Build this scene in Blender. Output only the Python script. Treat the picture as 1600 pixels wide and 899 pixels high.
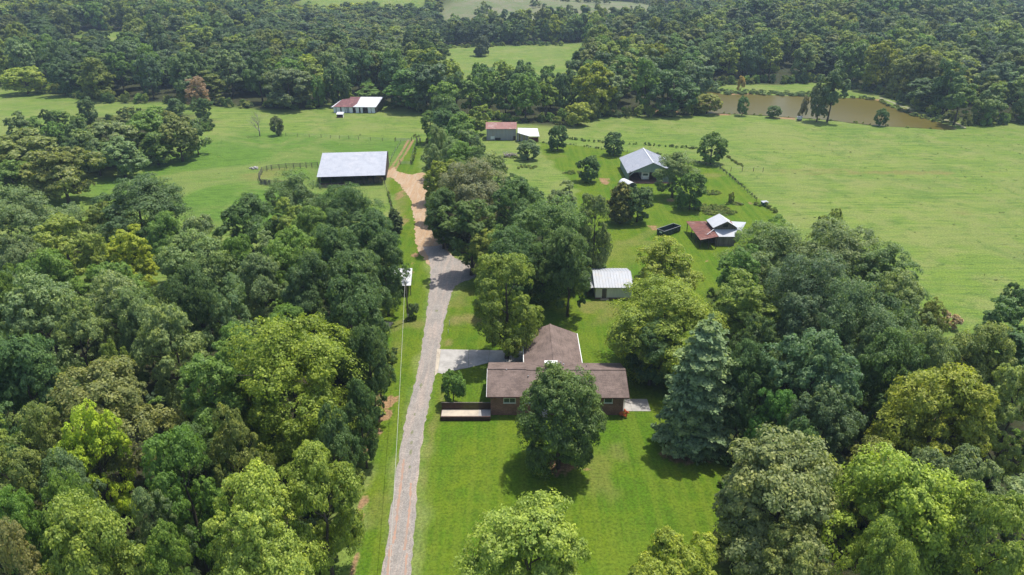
import bpy, math, random
import numpy as np
from mathutils import Vector, Matrix

for o in list(bpy.data.objects):
    bpy.data.objects.remove(o)
S = bpy.context.scene
C = S.collection
R_ = math.radians
PI = math.pi

# ------------------------------------------------------------------ camera
CAM_H = 66.0                                   # drone height, metres
FPX = 1067.0                                   # focal length in pixels of a 1600 px wide frame
PITCH = math.atan((449.5 + 65.0) / FPX)        # camera looks this far below the horizon
cam = bpy.data.cameras.new('camera')
cam.sensor_width = 36.0
cam.lens = FPX / 1600.0 * 36.0
cam.clip_start = 0.5
cam.clip_end = 20000.0
camo = bpy.data.objects.new('camera', cam)
C.objects.link(camo)
camo.location = (0, 0, CAM_H)
camo.rotation_euler = (PI / 2 - PITCH, 0, 0)
S.camera = camo

# ------------------------------------------------------------------ sky, sun, exposure
SUN_V = Vector((0.25, 0.225, 1.0)).normalized()          # towards the sun
SUN_EL = math.asin(SUN_V.z)
SUN_AZ = math.atan2(SUN_V.x, SUN_V.y)
w = bpy.data.worlds.new('World')
S.world = w
w.use_nodes = True
nt = w.node_tree
nt.nodes.clear()
sky = nt.nodes.new('ShaderNodeTexSky')
sky.sky_type = 'NISHITA'
sky.sun_disc = False
sky.sun_elevation = SUN_EL
sky.sun_rotation = SUN_AZ
sky.air_density = 1.0
sky.dust_density = 2.0
sky.ozone_density = 1.0
bg = nt.nodes.new('ShaderNodeBackground')
bg.inputs['Strength'].default_value = 0.15
wo = nt.nodes.new('ShaderNodeOutputWorld')
nt.links.new(sky.outputs[0], bg.inputs[0])
nt.links.new(bg.outputs[0], wo.inputs[0])
sl = bpy.data.lights.new('sun', 'SUN')
sl.energy = 4.0
sl.angle = R_(0.6)
sl.color = (1.0, 0.955, 0.88)
so = bpy.data.objects.new('sun', sl)
C.objects.link(so)
so.rotation_euler = SUN_V.to_track_quat('Z', 'Y').to_euler()
so.location = (0, 0, 300)
S.view_settings.view_transform = 'Standard'
S.view_settings.look = 'None'
S.view_settings.gamma = 1.0
S.view_settings.exposure = 0.55
S.cycles.max_bounces = 6
S.cycles.diffuse_bounces = 3
S.cycles.glossy_bounces = 2
S.cycles.transmission_bounces = 3
S.cycles.volume_bounces = 0
S.cycles.use_denoising = True
S.cycles.caustics_reflective = False
S.cycles.caustics_refractive = False

# ------------------------------------------------------------------ helpers
CP, SP = math.cos(PITCH), math.sin(PITCH)


def G(u, v, z=0.0):
    """world point at height z that the photograph shows at pixel (u, v) of 1600 x 899"""
    a, b = (u - 800) / FPX, (v - 449.5) / FPX
    dx, dy, dz = a, CP - b * SP, -SP - b * CP
    t = (z - CAM_H) / dz
    return (dx * t, dy * t, z)


def GP(pts, z=0.0):
    return [G(u, v, z)[:2] for u, v in pts]


def zcam(x, y, z):
    return y * CP - (z - CAM_H) * SP


def put(o, parent=None, loc=None):
    C.objects.link(o)
    if parent is not None:
        o.parent = parent
    if loc is not None:
        o.location = loc
    return o


def tag(o, label=None, cat=None, group=None, kind=None):
    if label: o['label'] = label
    if cat: o['category'] = cat
    if group: o['group'] = group
    if kind: o['kind'] = kind
    return o


def thing(name, label, cat, loc=(0, 0, 0), rz=0.0, group=None):
    o = bpy.data.objects.new(name, None)
    o.empty_display_size = 0.3
    put(o, None, loc)
    o.rotation_euler = (0, 0, rz)
    return tag(o, label, cat, group)


class MB:
    """collects boxes, slabs, tubes into one mesh"""
    def __init__(self):
        self.v, self.f = [], []

    def add(self, vs, fs):
        n = len(self.v)
        self.v += [tuple(p) for p in vs]
        self.f += [tuple(i + n for i in f) for f in fs]
        return self

    def box(self, x0, x1, y0, y1, z0, z1):
        vs = [(x, y, z) for z in (z0, z1) for x, y in ((x0, y0), (x1, y0), (x1, y1), (x0, y1))]
        return self.add(vs, [(3, 2, 1, 0), (4, 5, 6, 7), (0, 1, 5, 4), (1, 2, 6, 5), (2, 3, 7, 6), (3, 0, 4, 7)])

    def slab(self, poly, t):
        """polygon of 3-D points (counter-clockwise from above) with thickness t downwards"""
        n = len(poly)
        vs = list(poly) + [(p[0], p[1], p[2] - t) for p in poly]
        fs = [tuple(range(n)), tuple(range(2 * n - 1, n - 1, -1))]
        fs += [(i, i + n, (i + 1) % n + n, (i + 1) % n) for i in range(n)]
        return self.add(vs, fs)

    def prism(self, poly, d):
        """polygon of 3-D points pushed along the vector d"""
        n = len(poly)
        vs = list(poly) + [(p[0] + d[0], p[1] + d[1], p[2] + d[2]) for p in poly]
        fs = [tuple(range(n - 1, -1, -1)), tuple(range(n, 2 * n))]
        fs += [(i, (i + 1) % n, (i + 1) % n + n, i + n) for i in range(n)]
        return self.add(vs, fs)

    def beam(self, a, b, wd, ht):
        a, b = Vector(a), Vector(b)
        d = (b - a).normalized()
        s = d.cross(Vector((0, 0, 1)))
        if s.length < 1e-4: s = Vector((1, 0, 0))
        s.normalize()
        u = s.cross(d).normalized()
        vs = []
        for p in (a, b):
            for i, j in ((-1, -1), (1, -1), (1, 1), (-1, 1)):
                vs.append(p + s * (i * wd / 2) + u * (j * ht / 2))
        return self.add(vs, [(3, 2, 1, 0), (4, 5, 6, 7), (0, 1, 5, 4), (1, 2, 6, 5), (2, 3, 7, 6), (3, 0, 4, 7)])

    def tube(self, pts, rad, n=7, caps=True):
        pts = [Vector(p) for p in pts]
        base = len(self.v)
        prev = None
        for i, p in enumerate(pts):
            d = (pts[min(i + 1, len(pts) - 1)] - pts[max(i - 1, 0)]).normalized()
            a = d.cross(Vector((0.3, 1, 0.1)) if abs(d.z) > 0.7 else Vector((0, 0, 1))).normalized() if prev is None else (prev - d * prev.dot(d)).normalized()
            prev = a
            b = d.cross(a)
            for k in range(n):
                t = 2 * PI * k / n
                self.v.append(tuple(p + (a * math.cos(t) + b * math.sin(t)) * rad[i]))
        for i in range(len(pts) - 1):
            for k in range(n):
                q = base + i * n
                self.f.append((q + k, q + (k + 1) % n, q + n + (k + 1) % n, q + n + k))
        if caps:
            self.f.append(tuple(base + k for k in range(n - 1, -1, -1)))
            self.f.append(tuple(base + (len(pts) - 1) * n + k for k in range(n)))
        return self

    def mesh(self, name, mat, smooth=False):
        me = bpy.data.meshes.new(name)
        me.from_pydata(self.v, [], self.f)
        me.materials.append(mat)
        if smooth:
            me.polygons.foreach_set('use_smooth', [True] * len(me.polygons))
        me.update()
        return me

    def build(self, name, mat, parent=None, loc=None, smooth=False):
        return put(bpy.data.objects.new(name, self.mesh(name, mat, smooth)), parent, loc)


# ------------------------------------------------------------------ materials
def nodes_of(m):
    m.use_nodes = True
    t = m.node_tree
    t.nodes.clear()
    return t, t.nodes.new, t.links.new


def ramp(N, L, src, stops):
    r = N('ShaderNodeValToRGB')
    e = r.color_ramp.elements
    while len(e) < len(stops): e.new(0.5)
    for k, (p, c) in enumerate(stops):
        e[k].position = p
        e[k].color = (c, c, c, 1) if not hasattr(c, '__len__') else (*c, 1)
    L(src, r.inputs[0])
    return r.outputs[0]


def noise(N, L, vec, scale, detail=4, rough=0.6, dist=0.0):
    n = N('ShaderNodeTexNoise')
    n.inputs['Scale'].default_value = scale
    n.inputs['Detail'].default_value = detail
    n.inputs['Roughness'].default_value = rough
    n.inputs['Distortion'].default_value = dist
    L(vec, n.inputs['Vector'])
    return n.outputs['Fac']


def mix(N, L, fac, a, b, mode='MIX'):
    m = N('ShaderNodeMix')
    m.data_type = 'RGBA'
    m.blend_type = mode
    for s, val in ((0, fac), (6, a), (7, b)):
        if hasattr(val, 'links') or hasattr(val, 'is_linked'):
            L(val, m.inputs[s])
        elif s == 0:
            m.inputs[0].default_value = val
        else:
            m.inputs[s].default_value = (*val, 1)
    return m.outputs[2]


def bump(N, L, h, strength, dist):
    b = N('ShaderNodeBump')
    b.inputs['Strength'].default_value = strength
    b.inputs['Distance'].default_value = dist
    L(h, b.inputs['Height'])
    return b.outputs[0]


def mapped(N, L, vec, scale):
    m = N('ShaderNodeMapping')
    m.inputs['Scale'].default_value = scale
    L(vec, m.inputs['Vector'])
    return m.outputs[0]


def surf(name, c1, c2=None, rough=0.8, scale=1.0, metal=0.0, stretch=(1, 1, 1), bs=0.25, bd=0.02, spots=None, fine=8.0, spec=0.3):
    """a worn surface: two colours mixed by stretched noise, a finer noise for grain and bump, optional stain colour"""
    m = bpy.data.materials.new(name)
    t, N, L = nodes_of(m)
    co = N('ShaderNodeTexCoord').outputs['Object']
    v = mapped(N, L, co, stretch)
    a = noise(N, L, v, scale, 5, 0.65)
    f = noise(N, L, v, scale * fine, 4, 0.7)
    c2 = c2 or tuple(x * 0.75 for x in c1)
    col = mix(N, L, ramp(N, L, a, ((0.42, 0), (0.58, 1))), c1, c2)
    col = mix(N, L, 0.35, col, ramp(N, L, f, ((0.3, 0.45), (0.7, 1.0))), 'MULTIPLY')
    if spots:
        s = noise(N, L, co, scale * 0.6 + 0.11, 6, 0.7, 0.4)
        col = mix(N, L, ramp(N, L, s, ((0.52, 0), (0.66, 0.85))), col, spots)
    p = N('ShaderNodeBsdfPrincipled')
    L(col, p.inputs['Base Color'])
    p.inputs['Roughness'].default_value = rough
    p.inputs['Metallic'].default_value = metal
    p.inputs['Specular IOR Level'].default_value = spec
    L(bump(N, L, f, bs, bd), p.inputs['Normal'])
    o = N('ShaderNodeOutputMaterial')
    L(p.outputs[0], o.inputs[0])
    return m


def courses(name, c1, c2, mortar, bw, bh, msize, axes, rough=0.85, bd=0.01, spots=None):
    """bricks or shingles laid in courses; axes picks the two object axes that carry the pattern"""
    m = bpy.data.materials.new(name)
    t, N, L = nodes_of(m)
    co = N('ShaderNodeTexCoord').outputs['Object']
    sx = N('ShaderNodeSeparateXYZ'); L(co, sx.inputs[0])
    add = N('ShaderNodeMath'); add.operation = 'ADD'
    cx = N('ShaderNodeCombineXYZ')
    if axes == 'wall':
        L(sx.outputs[0], add.inputs[0]); L(sx.outputs[1], add.inputs[1])
        L(add.outputs[0], cx.inputs[0]); L(sx.outputs[2], cx.inputs[1])
    elif axes == 'roofx':                      # courses run along x
        L(sx.outputs[0], cx.inputs[0]); L(sx.outputs[1], cx.inputs[1])
    else:                                      # courses run along y
        L(sx.outputs[1], cx.inputs[0]); L(sx.outputs[0], cx.inputs[1])
    b = N('ShaderNodeTexBrick')
    b.inputs['Scale'].default_value = 1.0
    b.inputs['Brick Width'].default_value = bw
    b.inputs['Row Height'].default_value = bh
    b.inputs['Mortar Size'].default_value = msize
    b.inputs['Color1'].default_value = (*c1, 1)
    b.inputs['Color2'].default_value = (*c2, 1)
    b.inputs['Mortar'].default_value = (*mortar, 1)
    L(cx.outputs[0], b.inputs['Vector'])
    n = noise(N, L, co, 0.5, 6, 0.75)
    col = mix(N, L, 0.8, b.outputs['Color'], ramp(N, L, n, ((0.38, 0.6), (0.62, 1.1))), 'MULTIPLY')
    n2 = noise(N, L, co, 6.0, 3, 0.7)
    col = mix(N, L, 0.5, col, ramp(N, L, n2, ((0.38, 0.6), (0.62, 1.2))), 'MULTIPLY')
    if spots:
        s = noise(N, L, mapped(N, L, co, (1, 0.35, 0.35)), 0.7, 6, 0.7)
        col = mix(N, L, ramp(N, L, s, ((0.5, 0), (0.7, 0.6))), col, spots)
    p = N('ShaderNodeBsdfPrincipled')
    L(col, p.inputs['Base Color'])
    p.inputs['Roughness'].default_value = rough
    p.inputs['Specular IOR Level'].default_value = 0.25
    L(bump(N, L, b.outputs['Fac'], -0.5, bd), p.inputs['Normal'])
    o = N('ShaderNodeOutputMaterial')
    L(p.outputs[0], o.inputs[0])
    return m


M = {}
M['shingle'] = courses('brown shingles', (0.205, 0.152, 0.128), (0.158, 0.117, 0.099), (0.105, 0.08, 0.067), 0.9, 0.16, 0.012, 'roofx', 0.9, 0.012, (0.19, 0.14, 0.12))
M['shingle_side'] = courses('brown shingles on the wing', (0.205, 0.152, 0.128), (0.158, 0.117, 0.099), (0.105, 0.08, 0.067), 0.9, 0.16, 0.012, 'roofy', 0.9, 0.012, (0.19, 0.14, 0.12))
M['brick'] = courses('red brown brick', (0.33, 0.120, 0.080), (0.23, 0.085, 0.060), (0.30, 0.25, 0.21), 0.22, 0.075, 0.010, 'wall', 0.9, 0.006)
M['white'] = surf('white paint', (0.78, 0.78, 0.76), (0.68, 0.68, 0.65), 0.5, 0.6)
M['white_wood'] = surf('white boards', (0.80, 0.80, 0.81), (0.70, 0.71, 0.72), 0.6, 0.8, stretch=(4, 4, 0.3))
M['glass'] = surf('window glass', (0.03, 0.045, 0.055), (0.05, 0.07, 0.08), 0.08, 0.8, bs=0.0, spec=0.6)
M['gravel'] = None
M['concrete'] = surf('weathered concrete', (0.42, 0.40, 0.37), (0.33, 0.315, 0.29), 0.9, 0.5, spots=(0.25, 0.235, 0.21))
M['concrete_warm'] = surf('pale patio concrete', (0.50, 0.43, 0.33), (0.40, 0.35, 0.28), 0.9, 0.6, spots=(0.25, 0.21, 0.16))
M['brown_wood'] = surf('brown stained boards', (0.075, 0.035, 0.026), (0.05, 0.025, 0.02), 0.75, 1.2, stretch=(3, 3, 0.3))
M['old_wood'] = surf('grey weathered boards', (0.19, 0.165, 0.14), (0.11, 0.095, 0.08), 0.9, 0.9, stretch=(4, 4, 0.3))
M['dark_wood'] = surf('old dark boards', (0.085, 0.06, 0.048), (0.05, 0.038, 0.03), 0.9, 0.9, stretch=(4, 4, 0.3))
M['dark_red'] = surf('dark red boards', (0.12, 0.035, 0.03), (0.08, 0.03, 0.028), 0.85, 0.9, stretch=(4, 4, 0.3))
M['post'] = surf('fence post wood', (0.17, 0.14, 0.11), (0.11, 0.09, 0.07), 0.9, 2.0, stretch=(3, 3, 0.4))
M['creosote'] = surf('dark pole wood', (0.075, 0.05, 0.038), (0.05, 0.035, 0.028), 0.85, 1.0, stretch=(4, 4, 0.2))
M['tin'] = surf('pale galvanised roof', (0.38, 0.395, 0.43), (0.33, 0.345, 0.385), 0.5, 0.35, 0.0, spots=(0.40, 0.40, 0.42), spec=0.5)
M['tin_bright'] = surf('bright white metal roof', (0.60, 0.60, 0.61), (0.53, 0.54, 0.55), 0.45, 0.4, 0.0, spec=0.5)
M['tin_old'] = surf('old streaked tin roof', (0.42, 0.44, 0.47), (0.385, 0.40, 0.425), 0.55, 0.8, 0.0, stretch=(2.5, 0.4, 0.4), spots=(0.40, 0.38, 0.36))
M['rust'] = surf('rusted red tin roof', (0.27, 0.115, 0.085), (0.16, 0.07, 0.06), 0.8, 0.9, stretch=(0.35, 2.6, 1), spots=(0.30, 0.20, 0.165))
M['rust_far'] = surf('rust brown roof', (0.20, 0.085, 0.085), (0.14, 0.065, 0.065), 0.8, 0.5, spots=(0.30, 0.15, 0.13))
M['rust_pink'] = surf('faded red roof', (0.33, 0.165, 0.14), (0.27, 0.14, 0.12), 0.8, 0.6, spots=(0.38, 0.26, 0.23))
M['grey_tin'] = surf('grey tin wall', (0.36, 0.355, 0.37), (0.29, 0.285, 0.29), 0.7, 0.6, stretch=(5, 5, 0.3), spots=(0.33, 0.29, 0.26))
M['green_tin'] = surf('sage green metal wall', (0.25, 0.30, 0.25), (0.21, 0.26, 0.22), 0.6, 0.7, stretch=(6, 6, 0.3))
M['clay_floor'] = surf('packed clay floor', (0.26, 0.14, 0.09), (0.18, 0.10, 0.07), 0.95, 0.8)
M['dump'] = surf('dark green painted steel', (0.016, 0.042, 0.038), (0.012, 0.030, 0.030), 0.45, 1.0, spots=(0.03, 0.045, 0.04), spec=0.5)
M['steel'] = surf('grey steel', (0.45, 0.46, 0.47), (0.35, 0.36, 0.37), 0.4, 2.0, 0.6)
M['black'] = surf('black rubber', (0.02, 0.02, 0.02), (0.03, 0.03, 0.03), 0.8, 2.0)
M['hay'] = surf('hay', (0.33, 0.24, 0.11), (0.22, 0.16, 0.075), 0.95, 3.0)
M['cabinet'] = surf('green cabinet paint', (0.06, 0.16, 0.13), (0.05, 0.13, 0.11), 0.5, 1.5)
M['bark'] = surf('bark', (0.12, 0.095, 0.075), (0.075, 0.06, 0.048), 0.95, 1.5, stretch=(3, 3, 0.4))
M['pale_bark'] = surf('pale dead wood', (0.34, 0.30, 0.28), (0.24, 0.21, 0.20), 0.95, 1.5, stretch=(3, 3, 0.4))
M['wire'] = surf('pale cable', (0.42, 0.42, 0.36), (0.36, 0.36, 0.32), 0.5, 1.0)
M['red_light'] = surf('red lens', (0.35, 0.02, 0.015), (0.3, 0.02, 0.015), 0.3, 2.0)


def leaf_material(name, waxy, trans):
    """foliage: the tree's own tint (object property or point attribute), varied per leaf and per clump"""
    m = bpy.data.materials.new(name)
    t, N, L = nodes_of(m)
    a = N('ShaderNodeAttribute'); a.attribute_type = 'INSTANCER'; a.attribute_name = 'tint'
    r = N('ShaderNodeAttribute'); r.attribute_type = 'GEOMETRY'; r.attribute_name = 'leaf_rnd'
    k = N('ShaderNodeAttribute'); k.attribute_type = 'GEOMETRY'; k.attribute_name = 'clump_rnd'
    col = mix(N, L, 1.0, a.outputs['Color'], ramp(N, L, r.outputs['Fac'], ((0.0, (0.62, 0.66, 0.62)), (0.5, (1, 1, 1)), (1.0, (1.5, 1.38, 1.2)))), 'MULTIPLY')
    col = mix(N, L, 1.0, col, ramp(N, L, k.outputs['Fac'], ((0.0, (0.80, 0.86, 0.92)), (0.5, (1, 1, 1)), (1.0, (1.22, 1.14, 0.92)))), 'MULTIPLY')
    p = N('ShaderNodeBsdfPrincipled')
    L(col, p.inputs['Base Color'])
    p.inputs['Roughness'].default_value = 0.55
    p.inputs['Specular IOR Level'].default_value = waxy
    tr = N('ShaderNodeBsdfTranslucent')
    L(mix(N, L, 1.0, col, (1.1 * trans, 1.15 * trans, 0.6 * trans), 'MULTIPLY'), tr.inputs['Color'])
    ms = N('ShaderNodeAddShader')
    L(p.outputs[0], ms.inputs[0]); L(tr.outputs[0], ms.inputs[1])
    o = N('ShaderNodeOutputMaterial')
    L(ms.outputs[0], o.inputs[0])
    return m


M['leaf'] = leaf_material('broad leaves', 0.22, 0.85)
M['needle'] = leaf_material('needles', 0.12, 0.5)

# ------------------------------------------------------------------ foliage meshes
def unit(a):
    return a / np.maximum(np.linalg.norm(a, axis=-1, keepdims=True), 1e-6)


def leaf_mesh(name, P, Nn, size, rnd, clump, mat, rg, elong=1.55):
    """one small folded leaf spray (rhombus of two triangles) per point P, facing Nn"""
    n = len(P)
    t = unit(np.cross(Nn, rg.normal(size=(n, 3))))
    b = np.cross(Nn, t)
    s = size[:, None] * 0.5
    fold = Nn * s * rg.uniform(-0.25, 0.5, (n, 1))
    q = np.stack([P - t * s * elong, P - b * s + fold, P + t * s * elong, P + b * s + fold], 1).reshape(-1, 3)
    me = bpy.data.meshes.new(name)
    me.vertices.add(4 * n)
    me.vertices.foreach_set('co', q.astype(np.float32).ravel())
    me.loops.add(4 * n)
    me.loops.foreach_set('vertex_index', np.arange(4 * n, dtype=np.int32))
    me.polygons.add(n)
    me.polygons.foreach_set('loop_start', np.arange(0, 4 * n, 4, dtype=np.int32))
    for nm, val in (('leaf_rnd', rnd), ('clump_rnd', clump)):
        at = me.attributes.new(nm, 'FLOAT', 'POINT')
        at.data.foreach_set('value', np.repeat(val, 4).astype(np.float32))
    me.materials.append(mat)
    me.update(calc_edges=True)
    me.validate()
    return me


def sphere_dirs(n, rg, zmin=-0.5):
    z = rg.uniform(zmin, 1.0, n)
    a = np.arange(n) * 2.399963 + rg.uniform(0, 6.28)
    a = a + rg.normal(0, 0.35, n)
    r = np.sqrt(np.maximum(0, 1 - z * z))
    return np.stack([r * np.cos(a), r * np.sin(a), z], 1)


def crown(name, seed, R, H, base, nl, M_, K, leaf, style='dome', gap=0.0):
    """crown of lobes > clumps > leaf sprays. returns mesh and lobe centres for the limbs"""
    rg = np.random.default_rng(seed)
    hc = (H - base)
    zc = base + hc * (0.46 if style != 'tall' else 0.5)
    d = sphere_dirs(nl, rg, -0.80)
    # profile: how wide the crown is at each height
    az = np.arctan2(d[:, 1], d[:, 0])
    wob = 1 if style == 'round' else 1 + 0.16 * np.sin(az * 2 + rg.uniform(0, 6)) + 0.10 * np.sin(az * 3 + rg.uniform(0, 6))
    sh = rg.uniform(0.42, 0.86, nl) if style != 'round' else rg.uniform(0.62, 0.84, nl)
    L = np.empty((nl, 3))
    wide = np.where(d[:, 2] > 0, 1.0, 1.0) if style != 'cone' else (1.05 - 0.55 * (d[:, 2] + 0.8) / 1.8)
    L[:, 0] = d[:, 0] * R * sh * wob * wide * 1.06
    L[:, 1] = d[:, 1] * R * sh * wob * wide * 1.06
    L[:, 2] = zc + d[:, 2] * hc * 0.5 * np.where(d[:, 2] > 0, sh + 0.04, 0.95)
    lr = R * (0.17 + 0.26 * rg.uniform(0, 1, nl) ** 1.6) * (0.85 if style == 'tall' else 1.0)
    # inner lobe fills the middle
    L = np.vstack([L, [[0, 0, zc + hc * 0.12]]])
    lr = np.append(lr, R * 0.42)
    lobe_dir = unit(L - np.array([0, 0, zc - hc * 0.12]))
    Pl, Nl, Cl, Rl = [], [], [], []
    for i in range(len(L)):
        cd = sphere_dirs(M_, rg, -0.8)
        cd = unit(cd + lobe_dir[i] * 0.55 + np.array([0, 0, 0.12]))
        cr = lr[i] * rg.uniform(0.26, 0.44, M_)
        cc = L[i] + cd * (lr[i] * rg.uniform(0.62, 1.06, (M_, 1))) * np.array([1, 1, 0.82])
        if gap > 0:
            keep = rg.uniform(size=M_) > gap
            cd, cr, cc = cd[keep], cr[keep], cc[keep]
        m = len(cc)
        ld = unit(rg.normal(size=(m, K, 3)))
        ld = unit(ld + cd[:, None, :] * 0.45 + np.array([0, 0, 0.55]))
        rr = rg.uniform(0.35, 1.0, (m, K, 1)) ** 0.6
        p = cc[:, None, :] + ld * rr * cr[:, None, None] * np.array([1.1, 1.1, 0.8])
        nn = unit(ld * 0.75 + cd[:, None, :] * 0.35 + lobe_dir[i] * 0.15 + rg.normal(size=(m, K, 3)) * 0.45 + np.array([0, 0, 0.25]))
        Pl.append(p.reshape(-1, 3)); Nl.append(nn.reshape(-1, 3))
        cv = np.clip(rg.normal(0.5, 0.2, (m, 1)) + rg.normal(0, 0.10), 0, 1)
        Cl.append(np.repeat(cv, K, 1).ravel())
    P, N_ = np.vstack(Pl), np.vstack(Nl)
    n = len(P)
    me = leaf_mesh(name, P, N_, leaf * rg.uniform(0.65, 1.3, n), rg.uniform(0, 1, n), np.concatenate(Cl), M['leaf'], rg)
    return me, L, lr


def trunk_mesh(name, seed, L, lr, H, base, r0, mat, n_limb=9):
    rg = np.random.default_rng(seed)
    mb = MB()
    top = base + (H - base) * 0.62
    pts = []
    jit = rg.normal(0, 0.02 * H, (6, 2))
    for k in range(6):
        t = k / 5
        pts.append((jit[k, 0] * t, jit[k, 1] * t, top * t))
    mb.tube(pts, [r0 * 1.45, r0, r0 * 0.88, r0 * 0.72, r0 * 0.5, r0 * 0.22], 8)
    idx = rg.permutation(len(L))[:n_limb]
    for i in idx:
        q = Vector(L[i])
        z0 = max(base * 0.7, min(top * 0.92, q.z - 0.45 * math.hypot(q.x, q.y)))
        t = z0 / top
        a = Vector((jit[3, 0] * t, jit[3, 1] * t, z0))
        mid = a.lerp(q, 0.5) + Vector((0, 0, 0.06 * H)) * 0.4
        rr = r0 * (0.42 - 0.18 * t)
        mb.tube([a, mid, q], [rr, rr * 0.65, rr * 0.22], 5)
        for s in range(2):
            e = q + Vector(rg.normal(0, 0.5, 3)) * lr[i]
            mb.tube([mid, mid.lerp(e, 0.6), e], [rr * 0.45, rr * 0.3, rr * 0.08], 4)
    return mb.mesh(name, mat, True)


def spruce_mesh(name, seed, R, H, leaf, levels=22, per=11, K=78, droop=0.28):
    """whorls of drooping branches carrying needle sprays"""
    rg = np.random.default_rng(seed)
    Pl, Nl, Cl = [], [], []
    for i in range(levels):
        t = i / (levels - 1)
        z = 0.6 + (H - 1.1) * (t ** 0.92)
        env = R * (1 - t) ** 0.54 * (0.78 + 0.30 * rg.uniform()) + 0.22
        if t < 0.12: env *= 0.80 + t
        nb = max(5, int(per * (1 - 0.55 * t)))
        for j in range(nb):
            a = 2 * PI * (j + rg.uniform(-0.3, 0.3)) / nb + i * 1.3
            ln = env * rg.uniform(0.72, 1.12)
            k = max(14, int(K * ln / R))
            s = rg.uniform(0.18, 1.0, k) ** 0.75
            wdt = 0.27 * ln * np.sin(np.pi * np.clip(s, 0, 1) ** 1.2) + 0.10
            side = rg.normal(0, 0.55, k) * wdt
            x = s * ln
            zz = z - droop * ln * s ** 1.4 + 0.16 * ln * s ** 3 + rg.normal(0, 0.10, k)
            ca, sa = math.cos(a), math.sin(a)
            Pl.append(np.stack([x * ca - side * sa, x * sa + side * ca, zz], 1))
            nn = np.stack([np.full(k, ca * 0.55), np.full(k, sa * 0.55), np.full(k, 0.75)], 1) + rg.normal(size=(k, 3)) * 0.5
            Nl.append(unit(nn))
            Cl.append(np.full(k, np.clip(rg.normal(0.5, 0.22), 0, 1)))
    P, N_ = np.vstack(Pl), np.vstack(Nl)
    n = len(P)
    me = leaf_mesh(name, P, N_, leaf * rg.uniform(0.6, 1.35, n), rg.uniform(0, 1, n), np.concatenate(Cl), M['needle'], rg, 1.9)
    tm = MB().tube([(0, 0, 0), (0, 0, H * 0.5), (0, 0, H * 0.97)], [0.045 * R * 1.3, 0.03 * R, 0.02], 7).mesh(name + '_trunk', M['bark'], True)
    return me, tm


def bare_meshes(seed, H, mat):
    """a leafless tree: trunk mesh and branch mesh"""
    rg = random.Random(seed)
    tr, br = MB(), MB()
    def grow(p, d, ln, r, depth, mb):
        q = p + d * ln
        m = p.lerp(q, 0.5) + Vector((rg.uniform(-1, 1), rg.uniform(-1, 1), 0)) * ln * 0.06
        mb.tube([p, m, q], [r, r * 0.82, r * 0.62], 6 if depth < 2 else 4)
        if depth >= 5: return
        for k in range(3 if depth else 4):
            az = rg.uniform(0, 2 * PI)
            sp = rg.uniform(0.45, 0.9)
            nd = (d + Vector((math.cos(az), math.sin(az), rg.uniform(-0.1, 0.4))) * sp).normalized()
            grow(q if k < 2 else m, nd, ln * rg.uniform(0.62, 0.8), r * 0.5, depth + 1, br)
    grow(Vector((0, 0, 0)), Vector((0.03, 0.02, 1)), H * 0.30, H * 0.024, 0, tr)
    return tr.mesh('dead_trunk', mat, True), br.mesh('dead_branches', mat, True)


# species library: (crown mesh, trunk mesh, nominal width, nominal height)
LIB = {}


def add_species(key, n, R, H, base, nl, M_, K, leaf, style, seed, gap=0.0, r0=0.34):
    LIB[key] = []
    for i in range(n):
        cm, L, lr = crown('crown_leaves', seed + i, R, H, base, nl, M_, K, leaf, style, gap)
        tm = trunk_mesh('trunk_wood', seed + 50 + i, L, lr, H, base, r0, M['bark'])
        # real extents, so that a tree gets the size it is asked for
        co = np.empty(len(cm.vertices) * 3, np.float32)
        cm.vertices.foreach_get('co', co)
        co = co.reshape(-1, 3)
        rad = np.percentile(np.hypot(co[:, 0], co[:, 1]), 97)
        LIB[key].append((cm, tm, 2 * rad, np.percentile(co[:, 2], 99.7)))


add_species('dome', 4, 6.5, 17, 1.1, 44, 17, 62, 0.22, 'dome', 100)            # near broadleaf crowns
add_species('tall', 3, 5.5, 20, 2.2, 44, 16, 62, 0.22, 'tall', 200)            # near upright crowns
add_species('loose', 3, 6.5, 17, 1.1, 40, 16, 58, 0.235, 'dome', 300, 0.17)     # open crowns with gaps
add_species('big', 2, 10.0, 22, 0.9, 84, 20, 52, 0.255, 'dome', 350, 0.06, 0.5) # the widest crowns
add_species('mid', 5, 6.5, 17, 1.8, 34, 13, 40, 0.45, 'dome', 400)             # trees past 150 m
add_species('midtall', 3, 5.5, 20, 2.0, 34, 13, 40, 0.45, 'tall', 500)
add_species('yard', 3, 3.2, 6.6, 0.55, 44, 13, 34, 0.22, 'round', 600, 0.0, 0.16)
add_species('round', 2, 6.5, 15.5, 0.1, 76, 17, 52, 0.225, 'round', 650)   # small solitary trees
add_species('shrub', 3, 1.6, 2.4, 0.1, 14, 10, 26, 0.22, 'dome', 700, 0.0, 0.06)
add_species('far', 4, 6.5, 17, 1.5, 22, 10, 20, 0.85, 'dome', 800)              # woods past 350 m
add_species('fartall', 2, 4.0, 18, 1.5, 18, 9, 13, 0.95, 'tall', 900)
LIB['spruce'] = []
for i in range(1):
    cm, tm = spruce_mesh('spruce_needles', 31, 6.2, 21.5, 0.30, 19, 13, 330, 0.36)
    LIB['spruce'].append((cm, tm, 12.6, 21.2))
LIB['cedar'] = []
for i in range(2):
    cm, tm = spruce_mesh('cedar_needles', 41 + i, 1.9, 6.0, 0.34, 17, 10, 40, -0.25)
    LIB['cedar'].append((cm, tm, 3.9, 6.0))

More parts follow.
